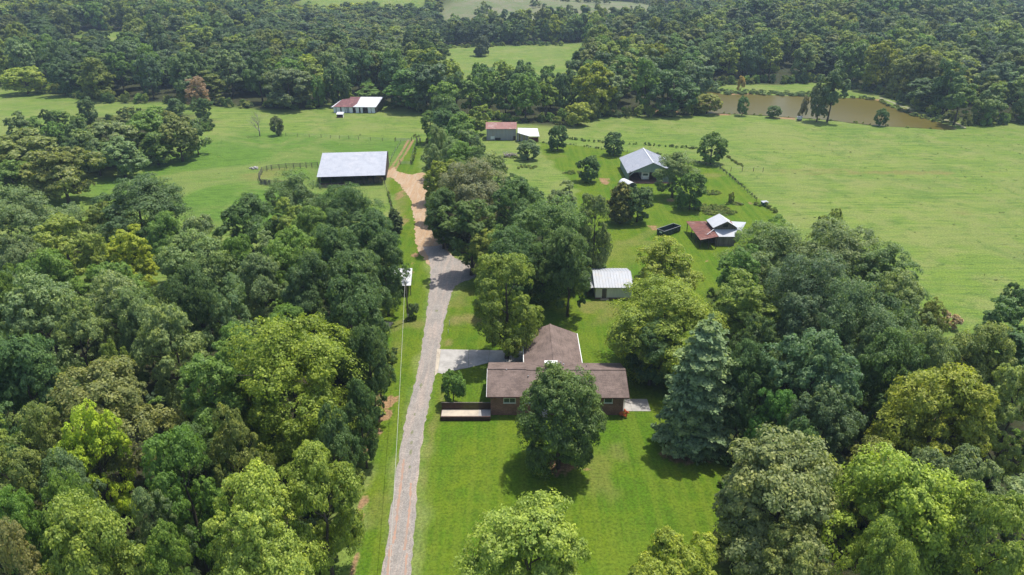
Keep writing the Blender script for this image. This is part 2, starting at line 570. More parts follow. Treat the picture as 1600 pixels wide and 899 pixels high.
TINT = {'g': (0.114, 0.156, 0.060), 'd': (0.062, 0.104, 0.033), 'm': (0.092, 0.150, 0.031), 'l': (0.150, 0.190, 0.036),
        'y': (0.165, 0.190, 0.018), 'o': (0.124, 0.148, 0.040), 'b': (0.074, 0.116, 0.053), 't': (0.160, 0.145, 0.080), 'r': (0.21, 0.145, 0.10)}
WORD = {'g': 'grey-green', 'd': 'dark green', 'm': 'mid green', 'l': 'light green', 'y': 'yellow-green', 'o': 'olive', 'b': 'blue-green', 't': 'tan', 'r': 'brown-leaved'}
TREES = []      # (x, y, width, root, short)
LAND = []       # landmarks that auto labels may name: (x, y, phrase)
rt = random.Random(7)


def tree(x, y, W, H, sp, tint, label, short=None, group=None, name='broadleaf_tree', cat='tree', z=0.0, vi=None):
    if W > 15.5 and sp in ('dome', 'loose'): sp = 'big'
    lib = LIB[sp]
    cm, tm, w0, h0 = lib[rt.randrange(len(lib)) if vi is None else vi % len(lib)]
    o = thing(name, label, cat, (x, y, z - 0.05), rt.uniform(0, 2 * PI), group)
    sx = W / w0
    o.scale = (sx * rt.uniform(0.95, 1.05), sx * rt.uniform(0.95, 1.05), H / h0)
    c = put(bpy.data.objects.new('crown', cm), o)
    t = put(bpy.data.objects.new('trunk', tm), o)
    k = TINT[tint] if isinstance(tint, str) else (tint[0] * 1.68, tint[1] * 1.52, tint[2] * 1.2)
    j = rt.uniform(0.96, 1.20)
    c['tint'] = [k[0] * j * rt.uniform(0.93, 1.07), k[1] * j, k[2] * j * rt.uniform(0.9, 1.1)]
    TREES.append((x, y, W, o, short))
    if short: LAND.append((x, y, short))
    return o


def crown_at(u, v, wpx, H, frac=0.68):
    """ground point and crown width of a tree of height H whose crown centre shows at (u, v)"""
    x, y, z = G(u, v, H * frac)
    return x, y, wpx * zcam(x, y, z) / FPX


def base_at(u, vb, vt, wpx):
    """ground point, width and height of a tree standing at (u, vb), its tip at vt"""
    x, y, _ = G(u, vb)
    y0 = G(u, vt)[1]
    H = CAM_H * (1 - y / y0)
    W = wpx * zcam(x, y, H * 0.55) / FPX
    return x, y, W, H

# ------------------------------------------------------------------ ground
rngg = np.random.default_rng(3)


def vnoise(x, y, sc, seed):
    """smooth value noise on numpy arrays, 0..1"""
    g = np.random.default_rng(seed).uniform(size=(64, 64))
    X, Y = np.asarray(x) / sc, np.asarray(y) / sc
    xi, yi = np.floor(X).astype(int), np.floor(Y).astype(int)
    fx, fy = X - xi, Y - yi
    fx, fy = fx * fx * (3 - 2 * fx), fy * fy * (3 - 2 * fy)
    a, b = g[xi % 64, yi % 64], g[(xi + 1) % 64, yi % 64]
    c, d = g[xi % 64, (yi + 1) % 64], g[(xi + 1) % 64, (yi + 1) % 64]
    return (a * (1 - fx) + b * fx) * (1 - fy) + (c * (1 - fx) + d * fx) * fy


def sstep(a, b, x):
    t = np.clip((np.asarray(x, float) - a) / (b - a), 0, 1)
    return t * t * (3 - 2 * t)


def height(x, y):
    """terrain: level around the farm, low wooded hills beyond it"""
    far = sstep(620, 1500, y) + 0.7 * sstep(420, 900, np.abs(x))
    x, y = np.asarray(x, float), np.asarray(y, float)
    ridge = 17 * np.exp(-((x - 300) / 210) ** 2 - ((y - 610) / 95) ** 2) + 15 * np.exp(-((x + 400) / 210) ** 2 - ((y - 640) / 120) ** 2)
    hill = 25 * np.exp(-((x + 160) / 150) ** 2 - ((y - 900) / 120) ** 2) + 15 * np.exp(-((x - 40) / 170) ** 2 - ((y - 860) / 130) ** 2)
    return ridge + hill + far * (6 + 44 * vnoise(x + 3000, y + 3000, 380, 5))


def inside(poly, x, y):
    x, y = np.asarray(x, float), np.asarray(y, float)
    r = np.zeros(x.shape, bool)
    n = len(poly)
    for i in range(n):
        x0, y0 = poly[i]; x1, y1 = poly[(i + 1) % n]
        if y0 == y1: continue
        c = ((y0 > y) != (y1 > y)) & (x < (x1 - x0) * (y - y0) / (y1 - y0) + x0)
        r ^= c
    return r


def dist_line(poly, x, y):
    x, y = np.asarray(x, float), np.asarray(y, float)
    d = np.full(x.shape, 1e9)
    for (x0, y0), (x1, y1) in zip(poly[:-1], poly[1:]):
        dx, dy = x1 - x0, y1 - y0
        t = np.clip(((x - x0) * dx + (y - y0) * dy) / (dx * dx + dy * dy + 1e-9), 0, 1)
        d = np.minimum(d, np.hypot(x - x0 - t * dx, y - y0 - t * dy))
    return d


def soft(poly, x, y, wdt):
    """1 inside, 0 outside, ragged soft edge of width wdt"""
    d = dist_line(list(poly) + [poly[0]], x, y)
    s = np.where(inside(poly, x, y), d, -d) + (vnoise(x, y, wdt * 1.7, 11) - 0.5) * wdt * 1.4
    return sstep(-wdt * 0.5, wdt * 0.5, s)


# woods, as the ground their trunks stand on
WOOD_LEFT = [(-25, 30), (-24, 60), (-27, 95), (-31, 122), (-38, 131), (-48, 136), (-57, 128), (-66, 122), (-78, 122), (-90, 120), (-104, 118), (-120, 118), (-175, 125), (-190, 120), (-120, 40)]
WOOD_RIGHT = [(30, 36), (27, 60), (31, 74), (38, 88), (38, 112), (44, 132), (56, 142), (68, 136), (76, 112), (84, 96), (92, 84), (110, 78), (135, 76), (130, 40)]
WOOD_MID = GP([(-60, 320), (0, 305), (60, 296), (120, 280), (200, 252), (300, 214), (318, 202), (305, 190), (235, 176), (150, 190), (60, 216), (0, 226), (-80, 235)])
WOOD_MID = [(x, y + 8) for x, y in WOOD_MID]
BACK_L = GP([(-120, 128), (0, 132), (60, 141), (110, 151), (180, 160), (250, 160), (300, 163), (420, 168), (500, 168), (560, 152), (610, 166), (660, 174), (690, 182)]) + [(-20, 372), (-40, 420), (-60, 580), (-200, 700), (-640, 700), (-640, 470)]
BACK_M = GP([(690, 186), (760, 186), (850, 192), (880, 193)]) + [(30, 335), (25, 372), (-15, 372)]
BACK_R = GP([(885, 190), (935, 183), (1000, 182), (1078, 180), (1092, 142), (1125, 131), (1300, 130), (1388, 149), (1450, 178), (1510, 197), (1600, 190), (1760, 186)]) + [(620, 420), (640, 720), (200, 760), (120, 660), (62, 560), (40, 440), (32, 372)]
CENTRE = GP([(672, 225), (690, 190), (715, 215), (730, 285), (775, 312), (820, 345), (885, 372), (925, 405), (935, 430), (900, 452), (850, 462), (770, 420), (720, 395), (688, 370), (676, 320), (680, 280)])
FIELD_FAR = [(-52, 362), (-40, 575), (60, 585), (64, 540), (34, 366)]                 # pasture beyond the centre trees
FIELD_W = [(-335, 470), (-350, 590), (-285, 600), (-270, 480)]
CLEARCUT = [(-70, 642), (-80, 900), (60, 985), (230, 930), (180, 760), (105, 645)]
FIELD_NW = [(-205, 655), (-255, 860), (-190, 920), (-90, 900), (-92, 650)]
LAWN = GP([(660, 930), (672, 560), (720, 450), (765, 440), (845, 462), (905, 300), (842, 232), (842, 222), (1000, 238), (1125, 262), (1195, 318), (1230, 360), (1160, 420), (1150, 560), (1160, 930)])
VERGE = GP([(560, 930), (600, 520), (600, 440), (625, 330), (606, 295), (640, 220), (662, 220), (650, 300), (668, 400), (668, 480), (610, 760), (595, 930)])

xs = np.concatenate([-np.geomspace(6200, 131, 46), np.arange(-128, -60, 2.0), np.arange(-60, 64, 0.62), np.arange(64, 190, 1.8), np.geomspace(193, 6200, 44)])
ys = np.concatenate([[-900, -400, -150, -60, -20, 5, 22], np.arange(30, 60, 1.5), np.arange(60, 180, 0.7), np.arange(180, 300, 1.3), np.arange(300, 600, 4.0), np.geomspace(606, 8000, 60)])
XX, YY = np.meshgrid(xs, ys)
HH = height(XX, YY)
POND = GP([(1090, 176), (1123, 177.5), (1190, 180.5), (1247, 184.5), (1304, 189), (1367, 196.5), (1430, 200), (1486, 203.5), (1494, 200), (1470, 193), (1440, 184), (1410, 174), (1372, 158), (1345, 153.5), (1310, 154), (1290, 153), (1250, 151), (1210, 149.5), (1165, 148), (1135, 148.5), (1120, 145), (1095, 144), (1075, 160)])
# the pond lies in a shallow hollow
pd_ = dist_line(POND + [POND[0]], XX, YY)
pin = inside(POND, XX, YY)
HH = np.where(pin, HH - np.clip(pd_ * 0.15, 0, 1.5), HH)
mask = {}
x_, y_ = XX, YY
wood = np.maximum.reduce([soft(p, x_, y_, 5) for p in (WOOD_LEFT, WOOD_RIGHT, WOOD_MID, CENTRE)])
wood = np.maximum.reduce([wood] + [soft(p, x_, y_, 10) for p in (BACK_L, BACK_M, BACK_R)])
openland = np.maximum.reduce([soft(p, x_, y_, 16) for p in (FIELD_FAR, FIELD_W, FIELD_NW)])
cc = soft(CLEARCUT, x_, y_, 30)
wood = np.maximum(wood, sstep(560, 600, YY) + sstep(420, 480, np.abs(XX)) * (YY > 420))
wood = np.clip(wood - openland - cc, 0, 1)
mask['wood'] = wood
mask['lawn'] = np.maximum(soft(LAWN, x_, y_, 2.0), soft(VERGE, x_, y_, 1.5))
mask['cut'] = cc
RICH = GP([(640, 222), (600, 300), (520, 330), (400, 360), (200, 330), (90, 320), (300, 230), (380, 205)])
mask['rich'] = soft(RICH, x_, y_, 14)


def spots(lst, wob):
    m = np.zeros(XX.shape)
    for u, v, wpx, vpx, s in lst:
        cx, cy, _ = G(u, v)
        a = 0.5 * wpx * zcam(cx, cy, 0) / FPX
        b = 0.5 * abs(G(u, v - vpx / 2)[1] - G(u, v + vpx / 2)[1])
        d = np.hypot((XX - cx) / a, (YY - cy) / b) + (vnoise(XX, YY, wob, 21) - 0.5) * 1.0 + (vnoise(XX, YY, wob * 0.4, 22) - 0.5) * 0.5
        m = np.maximum(m, s * sstep(1.15, 0.35, d))
    return m


mask['bare'] = spots([(606, 626, 40, 30, 1), (600, 650, 34, 26, 1), (586, 672, 34, 40, 1), (574, 700, 26, 40, 0.9), (562, 800, 20, 90, 0.8), (554, 880, 18, 60, 0.7),
                      (944, 283, 18, 14, 0.75), (1022, 357, 26, 9, 0.6), (632, 345, 22, 30, 0.45), (625, 305, 26, 26, 0.5), (640, 428, 14, 40, 0.5), (648, 400, 12, 12, 0.8),
                      (740, 430, 40, 12, 0.3), (395, 263, 14, 6, 0.9), (480, 284, 14, 5, 0.5), (430, 270, 14, 8, 0.3), (1040, 175, 46, 8, 0.8), (952, 173, 22, 6, 0.7), (160, 153, 14, 4, 0.8),
                      (885, 730, 60, 24, 0.8), (1085, 705, 110, 40, 0.7), (1130, 700, 50, 30, 0.8), (800, 540, 50, 20, 0.5), (1045, 378, 10, 6, 0.4), (1105, 408, 14, 7, 0.6), (1047, 313, 16, 10, 0.6),
                      (975, 540, 36, 26, 0.35), (1000, 565, 60, 16, 0.4), (965, 575, 40, 16, 0.3), (600, 590, 24, 26, 0.6), (668, 500, 10, 60, 0.3), (1175, 318, 14, 5, 0.5)], 1.6)
mask['dry'] = spots([(740, 500, 80, 26, 0.9), (720, 470, 50, 40, 0.5), (700, 535, 14, 10, 1.0), (955, 490, 70, 50, 0.6), (985, 550, 60, 60, 0.8), (930, 480, 60, 24, 0.7), (965, 705, 40, 40, 0.5),
                     (940, 740, 60, 90, 0.4), (635, 505, 50, 30, 0.7), (610, 560, 30, 60, 0.4), (690, 620, 16, 90, 0.5), (672, 690, 16, 120, 0.6), (590, 800, 60, 60, 0.35), (700, 455, 20, 40, 0.5),
                     (1000, 380, 70, 14, 0.5), (1115, 275, 40, 8, 0.6), (860, 245, 50, 8, 0.3), (1390, 270, 300, 7, 0.8), (1250, 266, 220, 5, 0.5), (1500, 333, 46, 8, 0.5), (975, 400, 60, 40, 0.25),
                     (420, 272, 70, 22, 0.6), (450, 283, 70, 10, 0.4), (625, 320, 24, 90, 0.5)], 3.0)
# two wheel ruts and faint tracks
trk = GP([(893, 452), (930, 420), (962, 392), (1000, 372), (1030, 355)])
mask['dry'] = np.maximum(mask['dry'], 0.35 * sstep(2.2, 0.8, dist_line(trk, XX, YY)))
for dx in (-0.9, 0.9):
    ln = [(x + dx, y) for x, y in GP([(612, 266), (618, 258), (628, 243), (636, 230), (642, 219)])]
    mask['bare'] = np.maximum(mask['bare'], 0.6 * sstep(0.9, 0.3, dist_line(ln, XX, YY) + 0.5 * (vnoise(XX, YY, 4, 31) - 0.4)))
mask['bare'] = np.maximum(mask['bare'], 0.9 * sstep(7, 0, np.where(pin, 99, pd_ - 1.0)) * (vnoise(XX, YY, 9, 41) > 0.62) * sstep(0, 1, 1.0 * (YY > 300)))


def ground_material():
    m = bpy.data.materials.new('grass and soil')
    t, N, L = nodes_of(m)
    pos = N('ShaderNodeNewGeometry').outputs['Position']
    def at(n):
        a = N('ShaderNodeAttribute'); a.attribute_name = n; return a.outputs['Fac']
    big = noise(N, L, pos, 0.012, 4, 0.6)
    md = noise(N, L, pos, 0.09, 5, 0.65, 0.3)
    sm = noise(N, L, pos, 0.55, 5, 0.7)
    fi = noise(N, L, pos, 2.6, 4, 0.75)
    stre = noise(N, L, mapped(N, L, pos, (0.05, 0.5, 1)), 1.0, 5, 0.7, 0.6)
    tus = noise(N, L, mapped(N, L, pos, (0.20, 0.55, 1)), 1.0, 6, 0.75, 0.5)
    # pasture
    c = mix(N, L, ramp(N, L, big, ((0.40, 0), (0.60, 1))), (0.140, 0.205, 0.034), (0.165, 0.222, 0.044))
    c = mix(N, L, ramp(N, L, stre, ((0.44, 0), (0.60, 0.85))), c, (0.092, 0.158, 0.030))
    c = mix(N, L, ramp(N, L, md, ((0.49, 0), (0.64, 0.75))), c, (0.190, 0.215, 0.065))
    c = mix(N, L, ramp(N, L, tus, ((0.545, 0), (0.63, 0.85))), c, (0.060, 0.108, 0.022))
    c = mix(N, L, at('rich'), c, mix(N, L, ramp(N, L, tus, ((0.46, 0), (0.60, 1))), (0.098, 0.178, 0.026), (0.066, 0.128, 0.020)))
    c = mix(N, L, ramp(N, L, noise(N, L, pos, 0.028, 5, 0.7, 0.8), ((0.47, 0), (0.60, 0.55))), c, (0.190, 0.212, 0.066))
    c = mix(N, L, ramp(N, L, noise(N, L, pos, 0.045, 6, 0.75, 1.5), ((0.53, 0), (0.64, 0.6))), c, (0.088, 0.148, 0.030))
    # mown yard
    lc = mix(N, L, ramp(N, L, md, ((0.42, 0), (0.58, 1))), (0.070, 0.140, 0.009), (0.106, 0.158, 0.011))
    lc = mix(N, L, ramp(N, L, sm, ((0.47, 0), (0.62, 0.75))), lc, (0.062, 0.112, 0.010))
    mow = noise(N, L, mapped(N, L, pos, (0.75, 0.03, 1)), 1.0, 2, 0.5)
    lc = mix(N, L, ramp(N, L, mow, ((0.45, 0), (0.58, 0.45))), lc, (0.125, 0.170, 0.018))
    c = mix(N, L, at('lawn'), c, lc)
    # cleared land
    cu = mix(N, L, ramp(N, L, noise(N, L, pos, 0.05, 6, 0.7), ((0.4, 0), (0.62, 1))), (0.175, 0.170, 0.100), (0.115, 0.155, 0.055))
    c = mix(N, L, at('cut'), c, cu)
    # dry grass
    c = mix(N, L, at('dry'), c, mix(N, L, ramp(N, L, sm, ((0.4, 0), (0.7, 1))), (0.190, 0.170, 0.060), (0.135, 0.155, 0.032)))
    # wood floor
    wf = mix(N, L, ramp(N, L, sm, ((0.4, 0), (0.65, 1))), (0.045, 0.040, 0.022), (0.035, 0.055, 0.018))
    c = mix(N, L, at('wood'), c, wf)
    # clay
    ba = N('ShaderNodeMath'); ba.operation = 'MULTIPLY_ADD'
    L(fi, ba.inputs[0]); ba.inputs[1].default_value = 0.7
    L(at('bare'), ba.inputs[2])
    c = mix(N, L, ramp(N, L, ba.outputs[0], ((0.62, 0), (0.95, 0.92))), c, mix(N, L, ramp(N, L, sm, ((0.3, 0), (0.7, 1))), (0.33, 0.20, 0.11), (0.22, 0.135, 0.075)))
    c = mix(N, L, 0.7, c, ramp(N, L, fi, ((0.36, 0.42), (0.62, 1.25))), 'MULTIPLY')
    p = N('ShaderNodeBsdfPrincipled')
    L(c, p.inputs['Base Color'])
    p.inputs['Roughness'].default_value = 0.9
    p.inputs['Specular IOR Level'].default_value = 0.06
    hs = N('ShaderNodeMath'); hs.operation = 'MULTIPLY_ADD'
    L(tus, hs.inputs[0]); hs.inputs[1].default_value = 1.4
    L(fi, hs.inputs[2])
    L(bump(N, L, hs.outputs[0], 0.55, 0.22), p.inputs['Normal'])
    o = N('ShaderNodeOutputMaterial')
    L(p.outputs[0], o.inputs[0])
    return m


def grid_mesh(name, X, Y, Z, mat, attrs):
    ny, nx = X.shape
    me = bpy.data.meshes.new(name)
    co = np.stack([X, Y, Z], -1).reshape(-1, 3).astype(np.float32)
    me.vertices.add(len(co)); me.vertices.foreach_set('co', co.ravel())
    i = np.arange(ny * nx).reshape(ny, nx)
    q = np.stack([i[:-1, :-1], i[:-1, 1:], i[1:, 1:], i[1:, :-1]], -1).reshape(-1, 4)
    me.loops.add(q.size); me.loops.foreach_set('vertex_index', q.ravel().astype(np.int32))
    me.polygons.add(len(q)); me.polygons.foreach_set('loop_start', np.arange(0, q.size, 4, dtype=np.int32))
    me.polygons.foreach_set('use_smooth', np.ones(len(q), bool))
    for k, a in attrs.items():
        at = me.attributes.new(k, 'FLOAT', 'POINT')
        at.data.foreach_set('value', a.ravel().astype(np.float32))
    me.materials.append(mat)
    me.update(calc_edges=True)
    return me


M['ground'] = ground_material()
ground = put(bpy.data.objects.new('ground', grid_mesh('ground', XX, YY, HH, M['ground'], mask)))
tag(ground, kind='structure')


def densify(pts, step, rag, seed, closed=True):
    """polygon outline cut into short steps, each pushed a little to and fro: a ragged natural edge"""
    r = random.Random(seed)
    out = []
    n = len(pts)
    for i in range(n if closed else n - 1):
        a, b = Vector((*pts[i], 0)), Vector((*pts[(i + 1) % n], 0))
        d = b - a
        k = max(1, int(d.length / step))
        nrm = Vector((-d.y, d.x, 0)).normalized()
        for j in range(k):
            out.append(a.lerp(b, j / k) + nrm * r.uniform(-rag, rag))
    return out


def sheet(name, pts, z, mat, step=0.6, rag=0.12, seed=1, kind='structure', parent=None):
    o = [(p.x, p.y, z) for p in densify(pts, step, rag, seed)]
    me = bpy.data.meshes.new(name)
    me.from_pydata(o, [], [tuple(range(len(o)))])
    me.materials.append(mat)
    me.update()
    ob = put(bpy.data.objects.new(name, me), parent)
    if me.polygons[0].normal.z < 0: me.flip_normals()
    if kind: ob['kind'] = kind
    return ob


def smooth_line(pts, n=6):
    """Catmull-Rom through the points"""
    P = [pts[0]] + list(pts) + [pts[-1]]
    out = []
    for i in range(1, len(P) - 2):
        p0, p1, p2, p3 = (Vector((*P[j][:2], 0)) for j in (i - 1, i, i + 1, i + 2))
        for k in range(n):
            t = k / n
            q = 0.5 * ((2 * p1) + (p2 - p0) * t + (2 * p0 - 5 * p1 + 4 * p2 - p3) * t * t + (3 * p1 - p0 - 3 * p2 + p3) * t ** 3)
            out.append((q.x, q.y))
    out.append(tuple(pts[-1][:2]))
    return out


def road_material(name, base, base2, rut, grass):
    m = bpy.data.materials.new(name)
    t, N, L = nodes_of(m)
    pos = N('ShaderNodeNewGeometry').outputs['Position']
    a = noise(N, L, pos, 0.35, 5, 0.7)
    f = noise(N, L, pos, 5.0, 3, 0.8)
    g = noise(N, L, mapped(N, L, pos, (1.3, 0.10, 1)), 1.0, 6, 0.75, 0.5)
    f2 = noise(N, L, pos, 1.3, 4, 0.8)
    c = mix(N, L, ramp(N, L, a, ((0.35, 0), (0.65, 1))), base, base2)
    c = mix(N, L, ramp(N, L, g, ((0.46, 0), (0.60, 0.85))), c, rut)
    if grass:
        c = mix(N, L, ramp(N, L, noise(N, L, pos, 0.8, 5, 0.75), ((0.62, 0), (0.70, 0.8))), c, grass)
    c = mix(N, L, 0.8, c, ramp(N, L, f, ((0.36, 0.62), (0.64, 1.2))), 'MULTIPLY')
    c = mix(N, L, 0.45, c, ramp(N, L, f2, ((0.38, 0.7), (0.62, 1.2))), 'MULTIPLY')
    p = N('ShaderNodeBsdfPrincipled')
    L(c, p.inputs['Base Color'])
    p.inputs['Roughness'].default_value = 0.95
    p.inputs['Specular IOR Level'].default_value = 0.15
    L(bump(N, L, f, 0.6, 0.04), p.inputs['Normal'])
    o = N('ShaderNodeOutputMaterial')
    L(p.outputs[0], o.inputs[0])
    return m


M['gravel'] = road_material('grey gravel', (0.280, 0.256, 0.230), (0.230, 0.210, 0.188), (0.33, 0.275, 0.235), None)
M['clay'] = road_material('tan clay track', (0.39, 0.26, 0.15), (0.32, 0.215, 0.125), (0.39, 0.305, 0.215), None)
M['rut'] = surf('orange clay rut', (0.36, 0.225, 0.16), (0.30, 0.215, 0.165), 0.95, 0.8, stretch=(1, 0.3, 1))
left_e = [(590, 960), (597, 899), (605, 840), (612, 790), (621, 730), (630, 675), (643, 618), (656, 562), (662, 520), (668, 480), (671, 450), (672, 425), (669, 402), (660, 386)]
right_e = [(690, 384), (704, 398), (722, 408), (748, 412), (790, 416), (790, 432), (752, 430), (735, 437), (716, 444), (707, 455), (700, 478), (691, 520), (684, 562), (673, 618), (662, 675), (655, 730), (650, 790), (646, 840), (641, 899), (637, 960)]
gl, gr = smooth_line(GP(left_e)), smooth_line(GP(right_e))
sheet('gravel_road', gl + gr, 0.030, M['gravel'], 0.7, 0.17, 4)
dl = [(657, 398), (652, 385), (648, 370), (648, 350), (645, 330), (640, 310), (630, 296), (620, 284), (612, 278), (600, 277.5)]
dr = [(600, 268), (610, 265), (616, 261), (621, 268), (632, 271), (645, 273), (660, 270), (672, 276), (680, 290), (682, 310), (684, 330), (688, 350), (694, 372), (703, 394), (716, 412), (712, 432), (690, 424), (672, 416)]
sheet('dirt_track', smooth_line(GP(dl)) + smooth_line(GP(dr)), 0.018, M['clay'], 0.7, 0.35, 5)
rr = random.Random(9)
for pts, wd in (([(631, 718), (628, 745), (624, 775), (621, 800), (618, 830), (614, 850)], 0.30), ([(642, 755), (641, 780), (639, 805), (636, 830), (632, 860)], 0.26), ([(611, 852), (608, 875), (606, 899), (603, 925)], 0.34), ([(636, 865), (634, 885), (632, 920)], 0.2)):
    ln = smooth_line(GP(pts), 8)
    lf, rg_ = [], []
    for x, y in ln:
        h = wd * rr.uniform(0.25, 0.75)
        lf.append((x - h, y)); rg_.append((x + h, y))
    sheet('wheel_rut', lf + rg_[::-1], 0.036, M['rut'], 0.3, 0.05, 12)
M['weed_mat'] = surf('low weeds', (0.15, 0.165, 0.085), (0.20, 0.19, 0.13), 0.95, 3.0)
for u, v, a, b in ((658, 603, 0.2, 0.8), (644, 676, 0.22, 0.5), (643, 692, 0.2, 0.4), (642, 707, 0.2, 0.7), (682, 486, 0.35, 0.5), (648, 648, 0.15, 0.4), (640, 730, 0.15, 0.4)):
    x, y, _ = G(u, v)
    sheet('weed_tuft', [(x + a * math.cos(k * PI / 5), y + b * math.sin(k * PI / 5)) for k in range(10)], 0.036, M['weed_mat'], 0.2, 0.09, int(u))

# pond
def water_material():
    m = bpy.data.materials.new('muddy water')
    t, N, L = nodes_of(m)
    pos = N('ShaderNodeNewGeometry').outputs['Position']
    c = mix(N, L, ramp(N, L, noise(N, L, pos, 0.02, 4, 0.6), ((0.35, 0), (0.65, 1))), (0.088, 0.073, 0.012), (0.102, 0.084, 0.016))
    p = N('ShaderNodeBsdfPrincipled')
    L(c, p.inputs['Base Color'])
    p.inputs['Roughness'].default_value = 0.30
    p.inputs['Specular IOR Level'].default_value = 0.12
    L(bump(N, L, noise(N, L, mapped(N, L, pos, (1, 0.4, 1)), 1.2, 3, 0.6), 0.12, 0.1), p.inputs['Normal'])
    o = N('ShaderNodeOutputMaterial')
    L(p.outputs[0], o.inputs[0])
    return m


M['water'] = water_material()
sheet('pond_water', smooth_line(POND + [POND[0]], 5)[:-1], -0.05 + 0.09, M['water'], 2.0, 0.5, 6)
bank = GP([(1372, 156), (1410, 171), (1440, 181), (1470, 190), (1494, 198), (1506, 205)])
M['bank_path'] = surf('pale bank path', (0.26, 0.25, 0.16), (0.18, 0.20, 0.09), 0.95, 0.3)
sheet('bank_path', [(x + 3, y + 5) for x, y in bank] + [(x + 5.0, y + 7.5) for x, y in bank[::-1]], 0.05, M['bank_path'], 2.0, 0.7, 7)

# ------------------------------------------------------------------ trees one by one
GW = 'trees of the wood along the gravel drive'
GR = 'trees of the wood beside the brick house'
GC = 'trees of the grove in the drive fork'
GM = 'trees of the thicket jutting into the pasture'
GB = 'trees along the far edges of the pastures'
GY = 'single trees in the yard'


def wood_trees(lst, group, sp=None):
    for e in lst:
        u, v, wpx, H, s, tint, label = e[:7]
        x, y, W = crown_at(u, v, wpx, H)
        tree(x, y, W, H, s, tint, label, e[7] if len(e) > 7 else None, group)


wood_trees([
    (450, 568, 240, 23, 'dome', (0.073, 0.100, 0.015), 'huge yellow-green oak towering over the drive-side wood, pale branches showing', 'the huge yellow-green oak'),
    (205, 402, 84, 20, 'tall', (0.118, 0.152, 0.020), 'brightest yellow-green tall crown amid darker crowns of the drive-side wood', 'the brightest yellow tree'),
    (150, 703, 92, 20, 'loose', (0.115, 0.165, 0.022), 'bright lime crown with dark gaps, beside the broad tan-olive crown', 'the lime crown'),
    (160, 640, 175, 20, 'dome', (0.084, 0.098, 0.042), 'broad tan-olive crown, widest in the near half of the drive-side wood', 'the broad tan-olive crown'),
    (335, 610, 120, 21, 'tall', 'm', 'fresh green crown touching the huge yellow-green oak on its near side', None),
    (410, 825, 170, 22, 'dome', (0.098, 0.135, 0.030), 'big pale lime maple at the bottom edge of the drive-side wood', 'the pale lime maple'),
    (498, 765, 125, 20, 'dome', (0.092, 0.132, 0.030), 'pale lime crown leaning over the grass verge of the gravel drive', 'the verge-side lime crown'),
    (45, 335, 130, 19, 'dome', 'g', 'broad grey-green dome of the drive-side wood opposite the thicket', 'the broad grey-green dome'),
    (215, 318, 140, 19, 'dome', 'd', 'wide dark green dome standing out into the pasture from the drive-side wood', 'the wide dark dome'),
    (160, 348, 70, 14, 'loose', 'o', 'low olive-brown crown just before the wide dark dome', None),
    (98, 380, 95, 18, 'tall', 'l', 'light green upright crown next to the brightest yellow tree', None),
    (150, 408, 60, 17, 'tall', 'l', None), (262, 370, 66, 17, 'dome', 'm', None), (318, 374, 76, 18, 'dome', 'g', None),
    (388, 347, 95, 19, 'dome', 'd', None), (298, 420, 122, 20, 'dome', 'g', 'rounded grey-green dome behind the huge yellow-green oak', 'the rounded grey dome'),
    (30, 410, 80, 19, 'dome', 'g', None), (78, 440, 85, 19, 'dome', 'm', None), (378, 408, 72, 18, 'dome', 'm', None),
    (468, 312, 118, 19, 'dome', 'd', 'dark green crown at the wood edge nearest the open pole barn', 'the barn-facing crown'),
    (456, 350, 60, 18, 'tall', 'l', None), (545, 332, 105, 19, 'dome', 'd', None), (582, 372, 85, 19, 'dome', 'd', 'dark green crown behind the small cedar beside the clay track', None),
    (490, 364, 75, 19, 'dome', 'm', None), (600, 408, 70, 18, 'dome', 'd', 'dark crown overhanging the white-roofed shed by the utility pole', 'the shed-roof crown'),
    (525, 400, 88, 20, 'dome', 'd', None), (455, 412, 95, 20, 'dome', 'm', None), (560, 440, 92, 20, 'dome', 'd', None), (410, 445, 85, 19, 'dome', 'g', None),
    (488, 448, 85, 20, 'dome', 'd', None), (62, 485, 112, 20, 'loose', 'g', None), (10, 470, 60, 19, 'dome', 'm', None), (186, 480, 110, 20, 'loose', 'g', None),
    (122, 520, 95, 19, 'loose', 'g', None), (222, 508, 85, 19, 'dome', 'g', None), (42, 592, 125, 21, 'dome', 'd', 'large dark green crown at the edge of the photo, before the tan-olive crown', 'the dark edge crown'),
    (270, 534, 112, 20, 'loose', 'g', None), (360, 492, 85, 20, 'loose', 'g', None), (300, 474, 85, 20, 'dome', 'd', None), (182, 582, 38, 16, 'tall', 'l', 'slim light green treetop in the dark gap behind the tan-olive crown', None),
    (545, 485, 112, 21, 'dome', 'd', 'dark green tree beside the utility pole lawn, behind the huge yellow-green oak', None), (578, 560, 70, 18, 'dome', 'd', None), (563, 640, 60, 15, 'dome', 'd', None),
    (520, 692, 85, 17, 'loose', 'd', None), (30, 755, 118, 20, 'loose', 'o', None), (112, 768, 88, 18, 'loose', 'b', 'bluish green crown in the shade beside the lime crown', None), (288, 748, 122, 21, 'dome', 'm', None),
    (372, 706, 92, 20, 'loose', 'o', None), (38, 836, 78, 19, 'dome', 'm', None), (25, 885, 88, 19, 'loose', (0.086, 0.098, 0.052), 'tan-grey crown in the bottom corner of the drive-side wood', None),
    (150, 866, 150, 21, 'dome', 'l', 'broad fresh green crown at the bottom edge, beside the tan-grey corner crown', 'the broad fresh green crown'), (120, 815, 80, 19, 'dome', 'm', None), (245, 822, 78, 18, 'loose', 'g', None), (265, 884, 78, 17, 'dome', 'm', None), (68, 690, 90, 19, 'loose', 'o', None),
], GW)
